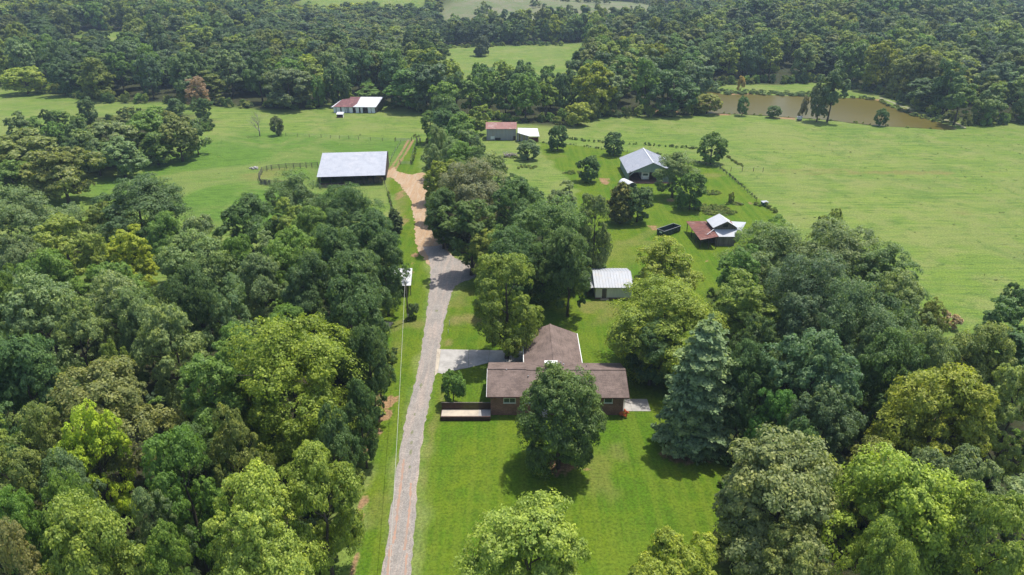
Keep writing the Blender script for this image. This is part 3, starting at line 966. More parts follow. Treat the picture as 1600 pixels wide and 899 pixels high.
wood_trees([
    (1218, 775, 215, 20, 'dome', (0.092, 0.112, 0.056), 'broad grey-olive oak at the near edge of the front lawn', 'the broad grey-olive oak'),
    (1415, 800, 205, 21, 'dome', (0.092, 0.138, 0.028), 'wide bright green crown in the bottom corner opposite the drive', 'the wide bright green crown'),
    (1545, 850, 150, 21, 'dome', 'l', None),
    (1380, 895, 110, 18, 'dome', 'l', None), (1236, 893, 150, 15, 'loose', 'o', 'low dark olive crown with yellow flecks below the grey-olive oak', None),
    (1468, 645, 185, 21, 'dome', (0.100, 0.118, 0.022), 'domed golden-olive crown behind the wide bright green crown', 'the golden-olive dome'),
    (1585, 645, 95, 20, 'tall', (0.10, 0.13, 0.05), 'pale green crown at the edge of the photo beside the golden-olive dome', None),
    (1530, 568, 122, 20, 'dome', 'o', None), (1592, 480, 75, 20, 'tall', 'd', 'dark tall crown at the edge of the photo against the big pasture', None),
    (1270, 470, 150, 23, 'dome', 'b', None), (1345, 510, 160, 23, 'dome', 'b', 'great blue-green dome between the red-roofed barn and the golden-olive dome', 'the great blue-green dome'),
    (1270, 590, 140, 22, 'loose', 'b', None), (1385, 585, 110, 21, 'dome', 'd', None),
    (1212, 400, 140, 19, 'dome', 'g', 'grey-green crown that hides the end of the red-roofed barn', 'the barn-end crown'),
    (1300, 400, 150, 21, 'dome', 'g', 'grey-green dome at the pasture edge beside the crown hiding the barn end', None), (1385, 435, 110, 20, 'dome', 'g', None),
    (1400, 480, 110, 20, 'loose', 'g', None), (1455, 502, 50, 13, 'loose', 'o', 'small olive crown poking into the big pasture', None),
    (1170, 485, 115, 19, 'tall', 'l', 'light green upright crown behind the blue spruce', None),
    (1040, 415, 110, 17, 'dome', (0.095, 0.125, 0.024), 'yellow-green crown between the small white shed and the dumpster', 'the shed-side crown'),
    (1040, 492, 178, 17, 'loose', (0.092, 0.130, 0.024), 'spreading yellow-green maple behind the house, beside the small white shed', 'the maple behind the house'),
    (1165, 590, 85, 18, 'dome', 'd', None), (1215, 650, 80, 15, 'loose', (0.05, 0.11, 0.03), 'vivid green vine-clad crown beside the blue spruce', None), (1285, 665, 100, 18, 'loose', 'b', None),
    (1440, 575, 95, 20, 'dome', 'g', None),
    (1050, 893, 155, 15, 'dome', (0.095, 0.130, 0.026), 'low crown with yellow flecks at the bottom edge of the front lawn', None),
    (828, 853, 205, 17, 'dome', (0.098, 0.140, 0.030), 'pale lime maple standing alone at the bottom edge of the front lawn', None),
], GR)
# spruce, lawn trees and the trees of the yard: (u, base v, tip v, width px, species, tint, label, short)
x, y, W, H = base_at(1083, 696, 492, 168)
tree(x, y, W, H, 'spruce', (0.106, 0.152, 0.086), 'tall blue-green spruce with drooping branches beside the house', 'the blue spruce', None, 'spruce_tree')
for u, vb, vt, wpx, sp, tint, label, short, grp, cat in [
    (872, 731, 577, 126, 'round', (0.050, 0.080, 0.028), 'round dark green oak on the front lawn, hiding the middle of the house', 'the lawn oak', None, 'tree'),
    (792, 560, 396, 112, 'dome', (0.064, 0.098, 0.022), 'yellow-green tree beside the concrete driveway, behind the carport side', None, None, 'tree'),
    (709, 632, 581, 37, 'yard', 'm', 'slim young tree between the driveway and the entry deck', None, None, 'tree'),
    (902, 196, 160, 42, 'yard', (0.115, 0.140, 0.030), 'round yellow-topped tree in the pasture behind the grey barn', 'the yellow-topped pasture tree', GY, 'tree'),
    (922, 188, 157, 26, 'yard', 'o', 'olive tree just behind the round yellow-topped pasture tree', None, GY, 'tree'),
    (877, 188, 168, 17, 'cedar', 'm', 'small pointed green tree before the dark oak belt behind the grey barn', None, GY, 'tree'),
    (871, 235, 196, 33, 'yard', 'd', 'dark rounded tree beside the white lean-to of the grey barn', 'the lean-to tree', GY, 'tree'),
    (825, 250, 219, 34, 'yard', 'g', 'grey-green vase-shaped tree in a mulch ring near the brush pile', 'the ring-bed tree', GY, 'tree'),
    (958, 243, 208, 32, 'yard', 'd', 'dark oval tree at the weedy fence strip behind the green metal shed', None, GY, 'tree'),
    (918, 284, 244, 36, 'yard', (0.036, 0.066, 0.026), 'dark lumpy evergreen between the grove and the green metal shed', None, GY, 'tree'),
    (1110, 256, 208, 44, 'yard', 'm', 'lone tree at the bend of the yard fence', 'the fence-bend tree', GY, 'tree'),
    (1050, 309, 240, 66, 'dome', 'g', 'broad grey-green tree before the open front of the green metal shed', 'the metal-shed tree', GY, 'tree'),
    (1077, 327, 270, 47, 'yard', (0.042, 0.080, 0.020), 'neat egg-shaped dark green maple near the red-roofed barn', 'the egg-shaped maple', GY, 'tree'),
    (1142, 317, 300, 13, 'shrub', 'o', 'small upright shrub in its own bed near the fence corner', None, None, 'shrub'),
    (968, 349, 283, 46, 'cedar', (0.072, 0.085, 0.032), 'olive cone-shaped cedar by the white hoop cover', None, None, 'cedar'),
    (995, 347, 291, 52, 'yard', (0.042, 0.075, 0.032), 'dense rounded dark bush against the olive cone-shaped cedar', None, None, 'bush'),
    (618, 363, 325, 28, 'cedar', (0.032, 0.055, 0.026), 'small dark cedar alone on the verge of the clay track', None, None, 'cedar'),
    (646, 498, 474, 20, 'yard', (0.040, 0.070, 0.030), 'small round dark bush at the foot of the utility pole', None, None, 'bush'),
    (435, 212, 182, 22, 'yard', (0.055, 0.070, 0.040), 'small dark tree next to the bare tree in the pasture', None, GY, 'tree'),
    (45, 147, 105, 63, 'yard', (0.105, 0.140, 0.028), 'spreading yellow-green tree standing alone in the far pasture', 'the spreading yellow-green tree', GB, 'tree'),
    (103, 150, 92, 48, 'mid', 'd', 'dark tree with a bare trunk beside the spreading yellow-green tree', 'the bare-trunked tree', GB, 'tree'),
    (314, 168, 119, 37, 'loose', 'r', 'brown-leaved dying tree at the far pasture edge', 'the brown-leaved tree', GB, 'tree'),
    (752, 90, 56, 27, 'yard', (0.035, 0.050, 0.032), 'lone dark tree in the farthest pasture before the pines', None, GB, 'tree'),
    (1104, 178, 146, 44, 'yard', (0.085, 0.110, 0.030), 'bushy yellow-green willow at the pond corner beside the big oak', 'the pond-corner willow', GB, 'tree'),
    (1159, 181, 150, 18, 'yard', (0.045, 0.085, 0.040), 'slim round green tree standing before the middle of the pond', None, GB, 'tree'),
    (1208, 184, 165, 23, 'yard', 'd', 'low flat-topped small tree on the near pond bank', None, GB, 'tree'),
    (1276, 190, 132, 32, 'yard', (0.045, 0.062, 0.036), 'dark tree on the near pond bank, smaller of the joined pair', None, GB, 'tree'),
    (1292, 191, 95, 44, 'midtall', (0.050, 0.075, 0.042), 'tallest dark tree on the near pond bank', 'the tallest pond-bank tree', GB, 'tree'),
    (1252, 188, 150, 14, 'shrub', 't', 'thin tan half-bare tree beside the white pump box', None, GB, 'tree'),
    (1374, 197, 170, 20, 'yard', (0.036, 0.070, 0.026), 'round dark lollipop-shaped tree at the near pond bank', None, GB, 'tree'),
    (1157, 143, 119, 14, 'shrub', (0.16, 0.13, 0.05), 'pale yellowish sapling on the far pond bank', None, GB, 'tree'),
    (1050, 180, 108, 74, 'mid', 'd', 'big round dark oak at the pasture edge before the pond', 'the big round pasture oak', GB, 'tree'),
    (950, 178, 110, 52, 'mid', 'g', 'domed grey-green oak left of the big round pasture oak', 'the domed oak', GB, 'tree'),
    (455, 170, 106, 78, 'mid', (0.045, 0.070, 0.040), 'wide dark round tree at the pasture edge beside the far barn', 'the wide barn-side tree', GB, 'tree'),
    (499, 168, 118, 28, 'mid', 'm', 'olive-lit narrow tree touching the wide tree beside the far barn', None, GB, 'tree'),
    (530, 165, 100, 45, 'mid', 'd', None, None, GB, 'tree'),
    (578, 158, 132, 48, 'mid', 'm', 'low bright bushy tree right behind the white roof of the far barn', None, GB, 'tree'),
    (640, 170, 106, 88, 'mid', (0.050, 0.095, 0.026), 'wide bright green tree clump right of the far barn', 'the far-barn clump', GB, 'tree'),
    (1490, 196, 120, 50, 'midtall', (0.055, 0.09, 0.03), 'light green tall tree at the end of the pond dam', 'the dam-end tree', GB, 'tree'),
    (1538, 193, 132, 52, 'mid', (0.060, 0.095, 0.036), 'round green tree with a lit top beyond the pond dam', None, GB, 'tree'),
]:
    x, y, W, H = base_at(u, vb, vt, wpx)
    tree(x, y, W, H, sp, tint, label, short, grp, {'cedar': 'cedar_tree', 'bush': 'bush', 'shrub': 'shrub'}.get(cat, 'broadleaf_tree'), cat)
wood_trees([
    (850, 365, 158, 21, 'dome', (0.044, 0.076, 0.028), 'great dark green oak filling the middle of the drive-fork grove', 'the great dark grove oak'),
    (800, 405, 95, 18, 'dome', 'd', None), (890, 404, 78, 19, 'dome', 'd', None), (930, 345, 62, 20, 'dome', 'g', 'grey-green crown on the yard side of the great dark grove oak', None),
    (740, 292, 112, 20, 'dome', (0.070, 0.082, 0.048), 'grey-olive rounded crown at the head of the clay track', 'the grey-olive grove crown'),
    (693, 283, 62, 17, 'tall', (0.095, 0.130, 0.020), 'bright yellow-green tree at the bend where clay track meets the lane', 'the lane-bend tree'),
    (735, 352, 90, 18, 'tall', (0.052, 0.085, 0.026), None), (690, 325, 60, 16, 'dome', 'd', None), (698, 352, 46, 9, 'tall', 'd', None),
    (765, 388, 60, 13, 'loose', 'l', 'pale soft crown leaning over the gravel turning place', None), (742, 392, 46, 8, 'loose', 'm', None),
    (805, 320, 90, 20, 'dome', 'd', None), (722, 248, 56, 16, 'dome', 'm', None), (765, 268, 60, 17, 'loose', 'g', None),
    (693, 192, 52, 15, 'mid', 'd', 'dark crown at the far end of the lane, beside the cattle chute', None), (690, 222, 48, 14, 'mid', 'm', None), (722, 200, 50, 16, 'mid', 'm', None), (735, 222, 44, 14, 'mid', 'g', None), (705, 172, 52, 16, 'mid', 'd', None), (745, 180, 36, 12, 'mid', 'l', None),
], GC)
wood_trees([
    (40, 232, 120, 17, 'mid', 'o', 'broad olive crown at the photo edge of the pasture thicket', 'the olive thicket crown'), (92, 262, 100, 16, 'mid', 'o', None), (30, 195, 45, 15, 'mid', 'g', None), (74, 188, 24, 13, 'mid', 'd', 'small dark crown poking above the pasture thicket', None),
    (122, 205, 52, 15, 'mid', 'd', None), (172, 212, 80, 16, 'mid', 'g', None), (232, 195, 76, 17, 'mid', 'm', 'green crown, tallest of the pasture thicket', 'the tallest thicket crown'), (276, 205, 62, 16, 'mid', 'o', None), (303, 205, 40, 13, 'mid', 'g', 'grey-green crown at the tip of the pasture thicket', None),
    (186, 236, 66, 13, 'mid', 'g', None), (60, 272, 70, 11, 'mid', 'o', None), (240, 222, 60, 12, 'mid', (0.048, 0.088, 0.024), None), (15, 270, 64, 12, 'mid', 'm', None), (145, 228, 60, 15, 'mid', 'g', None),
], GM)


def fill(poly, wr, hr, sps, tints, group, limit, seed, pack=0.43, edge=0.0, front=None):
    """dense rest of a wood, out to a little past the frame"""
    r = random.Random(seed)
    xs_, ys_ = [p[0] for p in poly], [p[1] for p in poly]
    cand = []
    for _ in range(limit * 60):
        x, y = r.uniform(min(xs_), max(xs_)), r.uniform(min(ys_), max(ys_))
        zc = zcam(x, y, 10)
        if zc < 30: continue
        u = 800 + FPX * x / zc
        v = 449.5 + FPX * (-(12 - CAM_H) * CP - y * SP) / zcam(x, y, 12)
        if not (-70 < u < 1670 and v < 960): continue
        if front and not front(x, y): continue
        cand.append((x, y))
    ins = inside(poly, [c[0] for c in cand], [c[1] for c in cand])
    n = 0
    grid = [(t[0], t[1], t[2]) for t in TREES]
    for (x, y), ok in zip(cand, ins):
        if not ok: continue
        W = r.uniform(*wr)
        if any((x - a) ** 2 + (y - b) ** 2 < (pack * (W + c)) ** 2 for a, b, c in grid): continue
        H = r.uniform(*hr)
        tree(x, y, W, H, r.choice(sps), r.choice(tints), None, None, group)
        grid.append((x, y, W))
        n += 1
        if n >= limit: break
    return n


counts = []
counts.append(fill(WOOD_LEFT, (8, 11.5), (15, 20), ['dome', 'dome', 'loose', 'tall'], 'ggdddmmol', GW, 78, 1))
counts.append(fill(WOOD_RIGHT, (8, 11.5), (14, 20), ['dome', 'loose', 'tall'], 'gddbbmmo', GR, 30, 2))
counts.append(fill(CENTRE, (7, 10), (12, 18), ['dome', 'tall'], 'ddmg', GC, 12, 3))
counts.append(fill(WOOD_MID, (7, 10), (9, 12), ['mid'], 'gdmo', GM, 14, 4))


def near_edge(poly, dmax):
    def f(x, y):
        return dist_line(list(poly)[:14], np.array([x]), np.array([y]))[0] < dmax
    return f


def rows(poly, k, wid):
    """only the first rows behind the near edge of a far wood (its first k outline points)"""
    ln = poly[:k]
    return lambda x, y: dist_line(ln, [x], [y])[0] < wid


counts.append(fill(BACK_M, (11, 15), (15, 20), ['mid', 'mid', 'midtall'], 'gddmml', GB, 20, 5, 0.40))
counts.append(fill(BACK_L, (13, 19), (19, 26), ['mid', 'mid', 'midtall'], 'gdddmmlb', GB, 34, 6, 0.40, front=rows(BACK_L, 13, 34)))
counts.append(fill(BACK_R, (13, 18), (19, 25), ['mid', 'mid', 'midtall'], 'gdddmmlb', GB, 42, 7, 0.40, front=rows(BACK_R, 12, 34)))
print('fill', counts, 'trees', len(TREES))

# bare tree in the pasture
x, y, W, H = base_at(406, 213, 168, 34)
tm, bm_ = bare_meshes(5, H, M['pale_bark'])
o = thing('dead_tree', 'leafless pale tree standing in the pasture before the far barn', 'tree', (x, y, 0))
put(bpy.data.objects.new('trunk', tm), o)
put(bpy.data.objects.new('branches', bm_), o)

# labels of the trees that the photograph shows only as one crown among many: what it looks like and what it stands beside
AREA = {GW: 'drive-side wood', GR: 'house-side wood', GC: 'drive-fork grove', GM: 'pasture thicket', GB: 'far wood edge', GY: 'yard'}


def nearest_word(c):
    return min((k for k in TINT), key=lambda k: sum((a / sum(c) - b / sum(TINT[k])) ** 2 for a, b in zip(c, TINT[k])) * 3 + sum((a - b) ** 2 for a, b in zip(c, TINT[k])) * 20)


LAND += [(-52, 226, 'the open pole barn'), (-74, 331, 'the far barn'), (-4, 277, 'the grey barn'), (22, 136, 'the small white shed'), (7, 98, 'the house chimney'), (54, 165, 'the red-roofed barn'), (-20.9, 121, 'the utility pole'), (46, 225, 'the green metal shed')]
used = {}
ORD = ['', 'second ', 'third ', 'fourth ', 'fifth ', 'sixth ', 'seventh ', 'eighth ', 'ninth ', 'tenth ', 'eleventh ', 'twelfth ']
todo = []
for x, y, W, o, short in TREES:
    if o.get('label'): continue
    ds = sorted((math.hypot(x - a, y - b), a, b, p) for a, b, p in LAND)
    todo.append((ds[0][0], x, y, W, o, ds))
todo.sort(key=lambda t: t[0])
for d0, x, y, W, o, ds in todo:
    wrd = WORD[nearest_word(tuple(o.children[0]['tint']))]
    d, a, b, p = ds[0]
    dx, dy = x - a, y - b
    rel = ('behind' if dy > 0 else 'before') if abs(dy) > abs(dx) else ('right of' if dx > 0 else 'left of')
    key = (wrd, o['group'], rel, p)
    n = used.get(key, 0)
    used[key] = n + 1
    ordn = ORD[n] if n < len(ORD) else 'last '
    o['label'] = f"{ordn or 'nearest '}{wrd} crown of the {AREA[o['group']]}, {rel} {p}"

# ------------------------------------------------------------------ what nobody could count
def scatter(name, pts, sources, kind='stuff'):
    """one object of kind stuff: leaf meshes set on points. pts rows: x y z sx sz rot which r g b"""
    A = np.array(pts, np.float64)
    me = bpy.data.meshes.new(name)
    me.vertices.add(len(A))
    me.vertices.foreach_set('co', A[:, :3].astype(np.float32).ravel())
    for nm, ty, val in (('siz', 'FLOAT_VECTOR', np.stack([A[:, 3], A[:, 3], A[:, 4]], 1)), ('rot', 'FLOAT_VECTOR', np.stack([A[:, 5] * 0, A[:, 5] * 0, A[:, 5]], 1)), ('which', 'INT', A[:, 6]), ('tint', 'FLOAT_COLOR', np.hstack([A[:, 7:10], np.ones((len(A), 1))]))):
        at = me.attributes.new(nm, ty, 'POINT')
        if ty == 'FLOAT_VECTOR': at.data.foreach_set('vector', val.astype(np.float32).ravel())
        elif ty == 'INT': at.data.foreach_set('value', val.astype(np.int32))
        else: at.data.foreach_set('color', val.astype(np.float32).ravel())
    o = put(bpy.data.objects.new(name, me))
    o['kind'] = kind
    ng = bpy.data.node_groups.new(name + ' nodes', 'GeometryNodeTree')
    ng.interface.new_socket('Geometry', in_out='INPUT', socket_type='NodeSocketGeometry')
    ng.interface.new_socket('Geometry', in_out='OUTPUT', socket_type='NodeSocketGeometry')
    N, L = ng.nodes.new, ng.links.new
    gi, go = N('NodeGroupInput'), N('NodeGroupOutput')
    iop = N('GeometryNodeInstanceOnPoints')
    m2p = N('GeometryNodeMeshToPoints')
    L(gi.outputs[0], m2p.inputs[0]); L(m2p.outputs[0], iop.inputs['Points'])
    g2i = N('GeometryNodeGeometryToInstance')
    for s in reversed(sources):
        oi = N('GeometryNodeObjectInfo')
        oi.inputs['Object'].default_value = s
        oi.inputs['As Instance'].default_value = False
        L(oi.outputs['Geometry'], g2i.inputs[0])
    L(g2i.outputs[0], iop.inputs['Instance'])
    iop.inputs['Pick Instance'].default_value = True
    def named(nm, ty):
        a = N('GeometryNodeInputNamedAttribute'); a.data_type = ty; a.inputs['Name'].default_value = nm
        return a.outputs['Attribute']
    L(named('which', 'INT'), iop.inputs['Instance Index'])
    L(named('siz', 'FLOAT_VECTOR'), iop.inputs['Scale'])
    e2r = N('FunctionNodeEulerToRotation')
    L(named('rot', 'FLOAT_VECTOR'), e2r.inputs[0]); L(e2r.outputs[0], iop.inputs['Rotation'])
    L(iop.outputs[0], go.inputs[0])
    md = o.modifiers.new('scatter', 'NODES')
    md.node_group = ng
    return o


def src_objects(key):
    """crown objects of real trees in the scene that use each mesh of a species, to copy from"""
    out = []
    for cm, tm, w0, h0 in LIB[key]:
        s = next((c for t in TREES for c in t[3].children if c.data is cm), None)
        if s is not None: out.append((s, w0, h0))
    return out


# a few far trees carry the light far meshes that the distant wood is made of
for i, (x, y) in enumerate([(-210, 470), (-120, 500), (180, 480), (300, 520)]):
    tree(x, y, 14, 20, 'far', 'd', ['tree deep in the far wood beyond the brown-leaved tree', 'tree deep in the far wood beyond the far barn', 'tree deep in the far wood behind the domed oak', 'tree deep in the far wood behind the pond'][i], None, GB, vi=i)
for i, (x, y) in enumerate([(20, 596), (-10, 598)]):
    tree(x, y, 8, 16, 'fartall', 'g', ['slim pine in the row along the farthest pasture', 'slim pine at the middle of the row along the farthest pasture'][i], None, GB, vi=i)
far_src = src_objects('far') + src_objects('fartall')
N_LIGHT = len(far_src)
far_src += src_objects('mid') + src_objects('midtall')
NF = len(LIB['far'])
rs = random.Random(77)
pts = []
tree_xy = np.array([(t[0], t[1], t[2]) for t in TREES])


def wood_points(sp, x0, x1, y0, y1, test, wr, hr, pine=0.0, tl='gdddmmllbo', bright=1.0):
    xx = np.arange(x0, x1, sp); yy = np.arange(y0, y1, sp)
    X, Y = np.meshgrid(xx, yy)
    rgx = np.random.default_rng(abs(int(x0 * 7 + y0)))
    X = (X + rgx.uniform(-0.45, 0.45, X.shape) * sp).ravel(); Y = (Y + rgx.uniform(-0.45, 0.45, Y.shape) * sp).ravel()
    zc = zcam(X, Y, 10)
    u = 800 + FPX * X / zc
    k = test(X, Y) & (u > -160) & (u < 1760)
    X, Y = X[k], Y[k]
    Z = height(X, Y)
    stand = vnoise(X + 5000, Y + 5000, 70, 88)
    for x, y, z, st in zip(X, Y, Z, stand):
        d = (tree_xy[:, 0] - x) ** 2 + (tree_xy[:, 1] - y) ** 2
        j = np.argmin(d)
        if d[j] < (0.36 * (tree_xy[j, 2] + wr[0])) ** 2: continue
        q = min(1.0, max(0.0, rs.gauss(0.15 + 0.7 * st, 0.24)))
        W, H = wr[0] + (wr[1] - wr[0]) * rs.betavariate(1.6, 2.2), hr[0] + (hr[1] - hr[0]) * q
        if y > 470 and -0.33 < x / y < -0.09: H = min(H, rs.uniform(12, 16))
        p = rs.random() < pine
        i = NF + rs.randrange(N_LIGHT - NF) if p else (rs.randrange(N_LIGHT, len(far_src)) if y < 560 else rs.randrange(NF))
        _, w0, h0 = far_src[i]
        if p: W *= 0.62
        c = TINT[rs.choice('mmlloyg' if rs.random() < 1.3 * (st - 0.3) else tl)]
        b = rs.uniform(0.70, 1.34) * (0.66 + 0.36 * st) * bright
        pts.append((x, y, z - 0.2, W / w0, H / h0, rs.uniform(0, 6.28), i, c[0] * b, c[1] * b, c[2] * b))


def t_back(X, Y):
    k = inside(BACK_L, X, Y) | inside(BACK_M, X, Y) | inside(BACK_R, X, Y)
    return k & ~inside(FIELD_FAR, X, Y) & ~inside(FIELD_W, X, Y)


wood_points(13.2, -560, 620, 280, 590, t_back, (13, 25), (15, 28))
wood_points(12.5, -700, 700, 586, 770, lambda X, Y: ~inside(CLEARCUT, X, Y) & ~inside(FIELD_FAR, X, Y) & ((Y > 588) | t_back(X, Y)), (13, 21), (14, 25), 0.15)
wood_points(6.2, -70, 110, 584, 640, lambda X, Y: (Y > 586 + 0.02 * np.abs(X)), (9, 11), (13, 18), 0.85, 'ggdbb')
wood_points(14, -1150, 1150, 770, 1120, lambda X, Y: ~inside(CLEARCUT, X, Y) & ~inside(FIELD_NW, X, Y) & (vnoise(X, Y, 120, 95) < 0.86), (14, 22), (13, 23), 0.3, 'gdddmlbo')
wood_points(17, -1500, 1500, 1120, 1700, lambda X, Y: ~inside(FIELD_NW, X, Y) & (vnoise(X, Y, 160, 91) < 0.74), (15, 23), (13, 22), 0.2, 'gdddmb')
wood_points(24, -2200, 2200, 1700, 2600, lambda X, Y: vnoise(X, Y, 200, 92) < 0.80, (22, 30), (17, 22), 0.0, 'gddb')
wood_points(9, -150, 260, 690, 985, lambda X, Y: inside(CLEARCUT, X, Y) & (vnoise(X, Y, 28, 93) > 0.68), (5, 9), (3, 10), 0.2, 'gmlo')
print('far wood points', len(pts))
scatter('distant_wood', pts, [s for s, _, _ in far_src])

tree(23.6, 98.5, 9.5, 12.5, 'dome', 'd', 'dark low crown mostly hidden behind the blue spruce, shading the house end', None, None)
# scrub: low bushes under the edges of the woods, weeds along fences and the pond bank
for i, (u, v, wpx, hp, lab, nm) in enumerate([(975, 651, 15, 12, 'small reddish shrub at the house corner by the downspout', (0.22, 0.085, 0.05)),
                                              (606, 568, 30, 26, 'loose green bush at the wood edge above the bare clay bank', (0.055, 0.085, 0.025)),
                                              (1480, 512, 36, 24, 'grey dried-out bush at the wood edge against the big pasture', (0.15, 0.125, 0.105))]):
    x, y, _ = G(u, v)
    s = wpx * zcam(x, y, 1) / FPX
    tree(x, y, s, hp * zcam(x, y, 1) / FPX / CP, 'shrub', nm, lab, None, None, 'shrub', 'shrub', vi=i)
sh_src = src_objects('shrub')
wp = []


def weeds(line, step, wid, wr, hr, tints, dens=1.0):
    for (x0, y0), (x1, y1) in zip(line[:-1], line[1:]):
        n = max(1, int(math.hypot(x1 - x0, y1 - y0) / step))
        for k in range(n):
            if rs.random() > dens: continue
            t = (k + rs.random()) / n
            x, y = x0 + (x1 - x0) * t + rs.uniform(-wid, wid), y0 + (y1 - y0) * t + rs.uniform(-wid, wid)
            i = rs.randrange(len(sh_src))
            _, w0, h0 = sh_src[i]
            c = rs.choice(tints); b = rs.uniform(0.75, 1.25)
            wp.append((x, y, float(height(x, y)) - 0.05, rs.uniform(*wr) / w0, rs.uniform(*hr) / h0, rs.uniform(0, 6.28), i, c[0] * b, c[1] * b, c[2] * b))


GRN = [TINT['m'], TINT['o'], TINT['d'], TINT['l']]
weeds(GP([(842, 223), (900, 227), (960, 236), (1000, 238), (1060, 246), (1125, 262)]), 0.9, 0.5, (0.6, 1.3), (0.4, 0.9), GRN, 0.6)
weeds(GP([(880, 217), (925, 222), (990, 226), (1060, 231), (1100, 234)]), 1.0, 0.7, (0.8, 1.9), (0.6, 1.4), [TINT['d'], TINT['m']], 0.55)
weeds(GP([(1125, 262), (1140, 274), (1155, 287), (1170, 300), (1183, 312)]), 0.7, 0.3, (0.4, 0.9), (0.35, 0.75), GRN, 0.75)
weeds(GP([(1130, 240), (1145, 252), (1162, 262)]), 0.8, 0.6, (0.7, 1.5), (0.5, 1.1), [TINT['m'], TINT['o']], 0.7)
weeds(GP([(1183, 320), (1205, 326), (1215, 334)]), 0.8, 0.9, (1.0, 2.0), (0.7, 1.4), GRN)
for a in ((642, 262, 652, 224), (607, 300, 613, 335)):
    weeds(GP([a[:2], a[2:]]), 1.1, 0.3, (0.6, 1.2), (0.5, 1.0), GRN, 0.6)
weeds(POND[9:17], 1.6, 1.6, (1.5, 3.4), (0.8, 1.8), GRN + [(0.11, 0.14, 0.045)])
weeds([(x + 1, y + 5) for x, y in POND[14:24]], 0.7, 5.5, (2.0, 4.5), (0.6, 1.8), [(0.09, 0.14, 0.04), (0.075, 0.12, 0.035), (0.11, 0.15, 0.05)])
weeds(POND[0:8], 2.4, 1.2, (0.8, 2.0), (0.5, 1.1), GRN, 0.7)
for u, v, a, b, n in ((1110, 326, 5.2, 3.0, 150), (1125, 333, 5.0, 2.2, 90), (1109, 302, 3.6, 2.0, 40), (1146, 319, 2.6, 1.4, 26), (823, 262, 3.4, 2.6, 26), (893, 270, 3.2, 2.0, 30), (800, 246, 3.0, 2.0, 24), (650, 213, 1.6, 2.5, 10)):
    cx, cy, _ = G(u, v)
    for k in range(n):
        t, q = rs.uniform(0, 2 * PI), math.sqrt(rs.random())
        px, py = cx + a * q * math.cos(t), cy + b * q * math.sin(t)
        weeds([(px, py), (px + 0.01, py)], 1.0, 0.0, (0.7, 1.5), (0.3, 0.75), GRN[:2] + [TINT['l']])
# coarse tussocks in the grazed pastures
for poly, n in ((GP([(1130, 262), (1600, 220), (1640, 520), (1440, 470), (1240, 330)]), 110), (GP([(940, 195), (1600, 208), (1600, 262), (1130, 255), (960, 222)]), 110), (GP([(330, 190), (640, 186), (640, 215), (480, 235), (300, 300), (200, 280)]), 60)):
    px, py = [p[0] for p in poly], [p[1] for p in poly]
    k = 0
    while k < n:
        x, y = rs.uniform(min(px), max(px)), rs.uniform(min(py), max(py))
        if not inside(poly, [x], [y])[0] or vnoise([x], [y], 22, 66)[0] < rs.random() * 0.9: continue
        k += 1
        weeds([(x, y), (x + 0.01, y)], 1.0, 0.0, (0.35, 1.0), (0.10, 0.26), [(0.11, 0.15, 0.04), (0.13, 0.16, 0.05), TINT['m']])
# undergrowth along the edges of the woods
weeds(WOOD_LEFT[1:7], 1.0, 2.2, (1.4, 3.6), (1.0, 3.4), GRN + [TINT['d']], 0.9)
for poly, n in ((WOOD_LEFT, 420), (WOOD_RIGHT, 300), (WOOD_MID, 160), (CENTRE, 90)):
    px, py = [p[0] for p in poly], [p[1] for p in poly]
    for k in range(n):
        x, y = rs.uniform(min(px), max(px)), rs.uniform(min(py), max(py))
        if inside(poly, [x], [y])[0]:
            weeds([(x, y), (x + 0.01, y)], 1.0, 0.0, (2.5, 5.0), (1.5, 4.5), [TINT['d'], TINT['m'], TINT['d'], TINT['b']])
weeds(GP([(610, 548), (592, 600), (585, 640), (568, 690), (556, 770), (548, 850)]), 0.9, 1.2, (1.0, 2.6), (0.9, 2.6), GRN, 0.8)
weeds(CENTRE + [CENTRE[0]], 1.1, 1.6, (1.4, 3.2), (0.9, 2.4), GRN, 0.85)
weeds(WOOD_RIGHT[1:9], 1.2, 1.5, (1.4, 3.0), (0.8, 2.4), GRN + [TINT['d']], 0.8)
weeds(BACK_L[:13], 2.2, 3.5, (3.0, 6.5), (2.0, 6.0), GRN, 0.9)
weeds(BACK_M[:4], 1.8, 3.0, (2.5, 5.0), (1.6, 4.5), GRN, 0.9)
weeds(BACK_R[:12], 2.2, 3.5, (3.0, 6.5), (2.0, 6.0), GRN, 0.9)
weeds(WOOD_MID[:7], 1.6, 2.5, (2.0, 4.5), (1.4, 3.8), GRN, 0.9)
weeds(GP([(700, 79), (760, 77), (820, 76), (875, 78)]), 2.5, 3.0, (3, 6), (2, 4), GRN, 0.9)
print('scrub points', len(wp))
scatter('weeds_and_undergrowth', wp, [s for s, _, _ in sh_src])

# ------------------------------------------------------------------ buildings
def roof_plane(mb, a, b, c, d, t=0.09):
    """roof slab: a-b along the eave, c-d along the ridge (a,b,c,d counter-clockwise from above)"""
    mb.slab([a, b, c, d], t)


def ribs(mb, a, b, c, d, step, wd=0.05, ht=0.05):
    a, b, c, d = map(Vector, (a, b, c, d))
    n = max(2, int((b - a).length / step))
    for i in range(n + 1):
        t = i / n
        p, q = a.lerp(b, t), d.lerp(c, t)
        mb.beam(p + Vector((0, 0, ht * 0.45)), q + Vector((0, 0, ht * 0.45)), wd, ht)


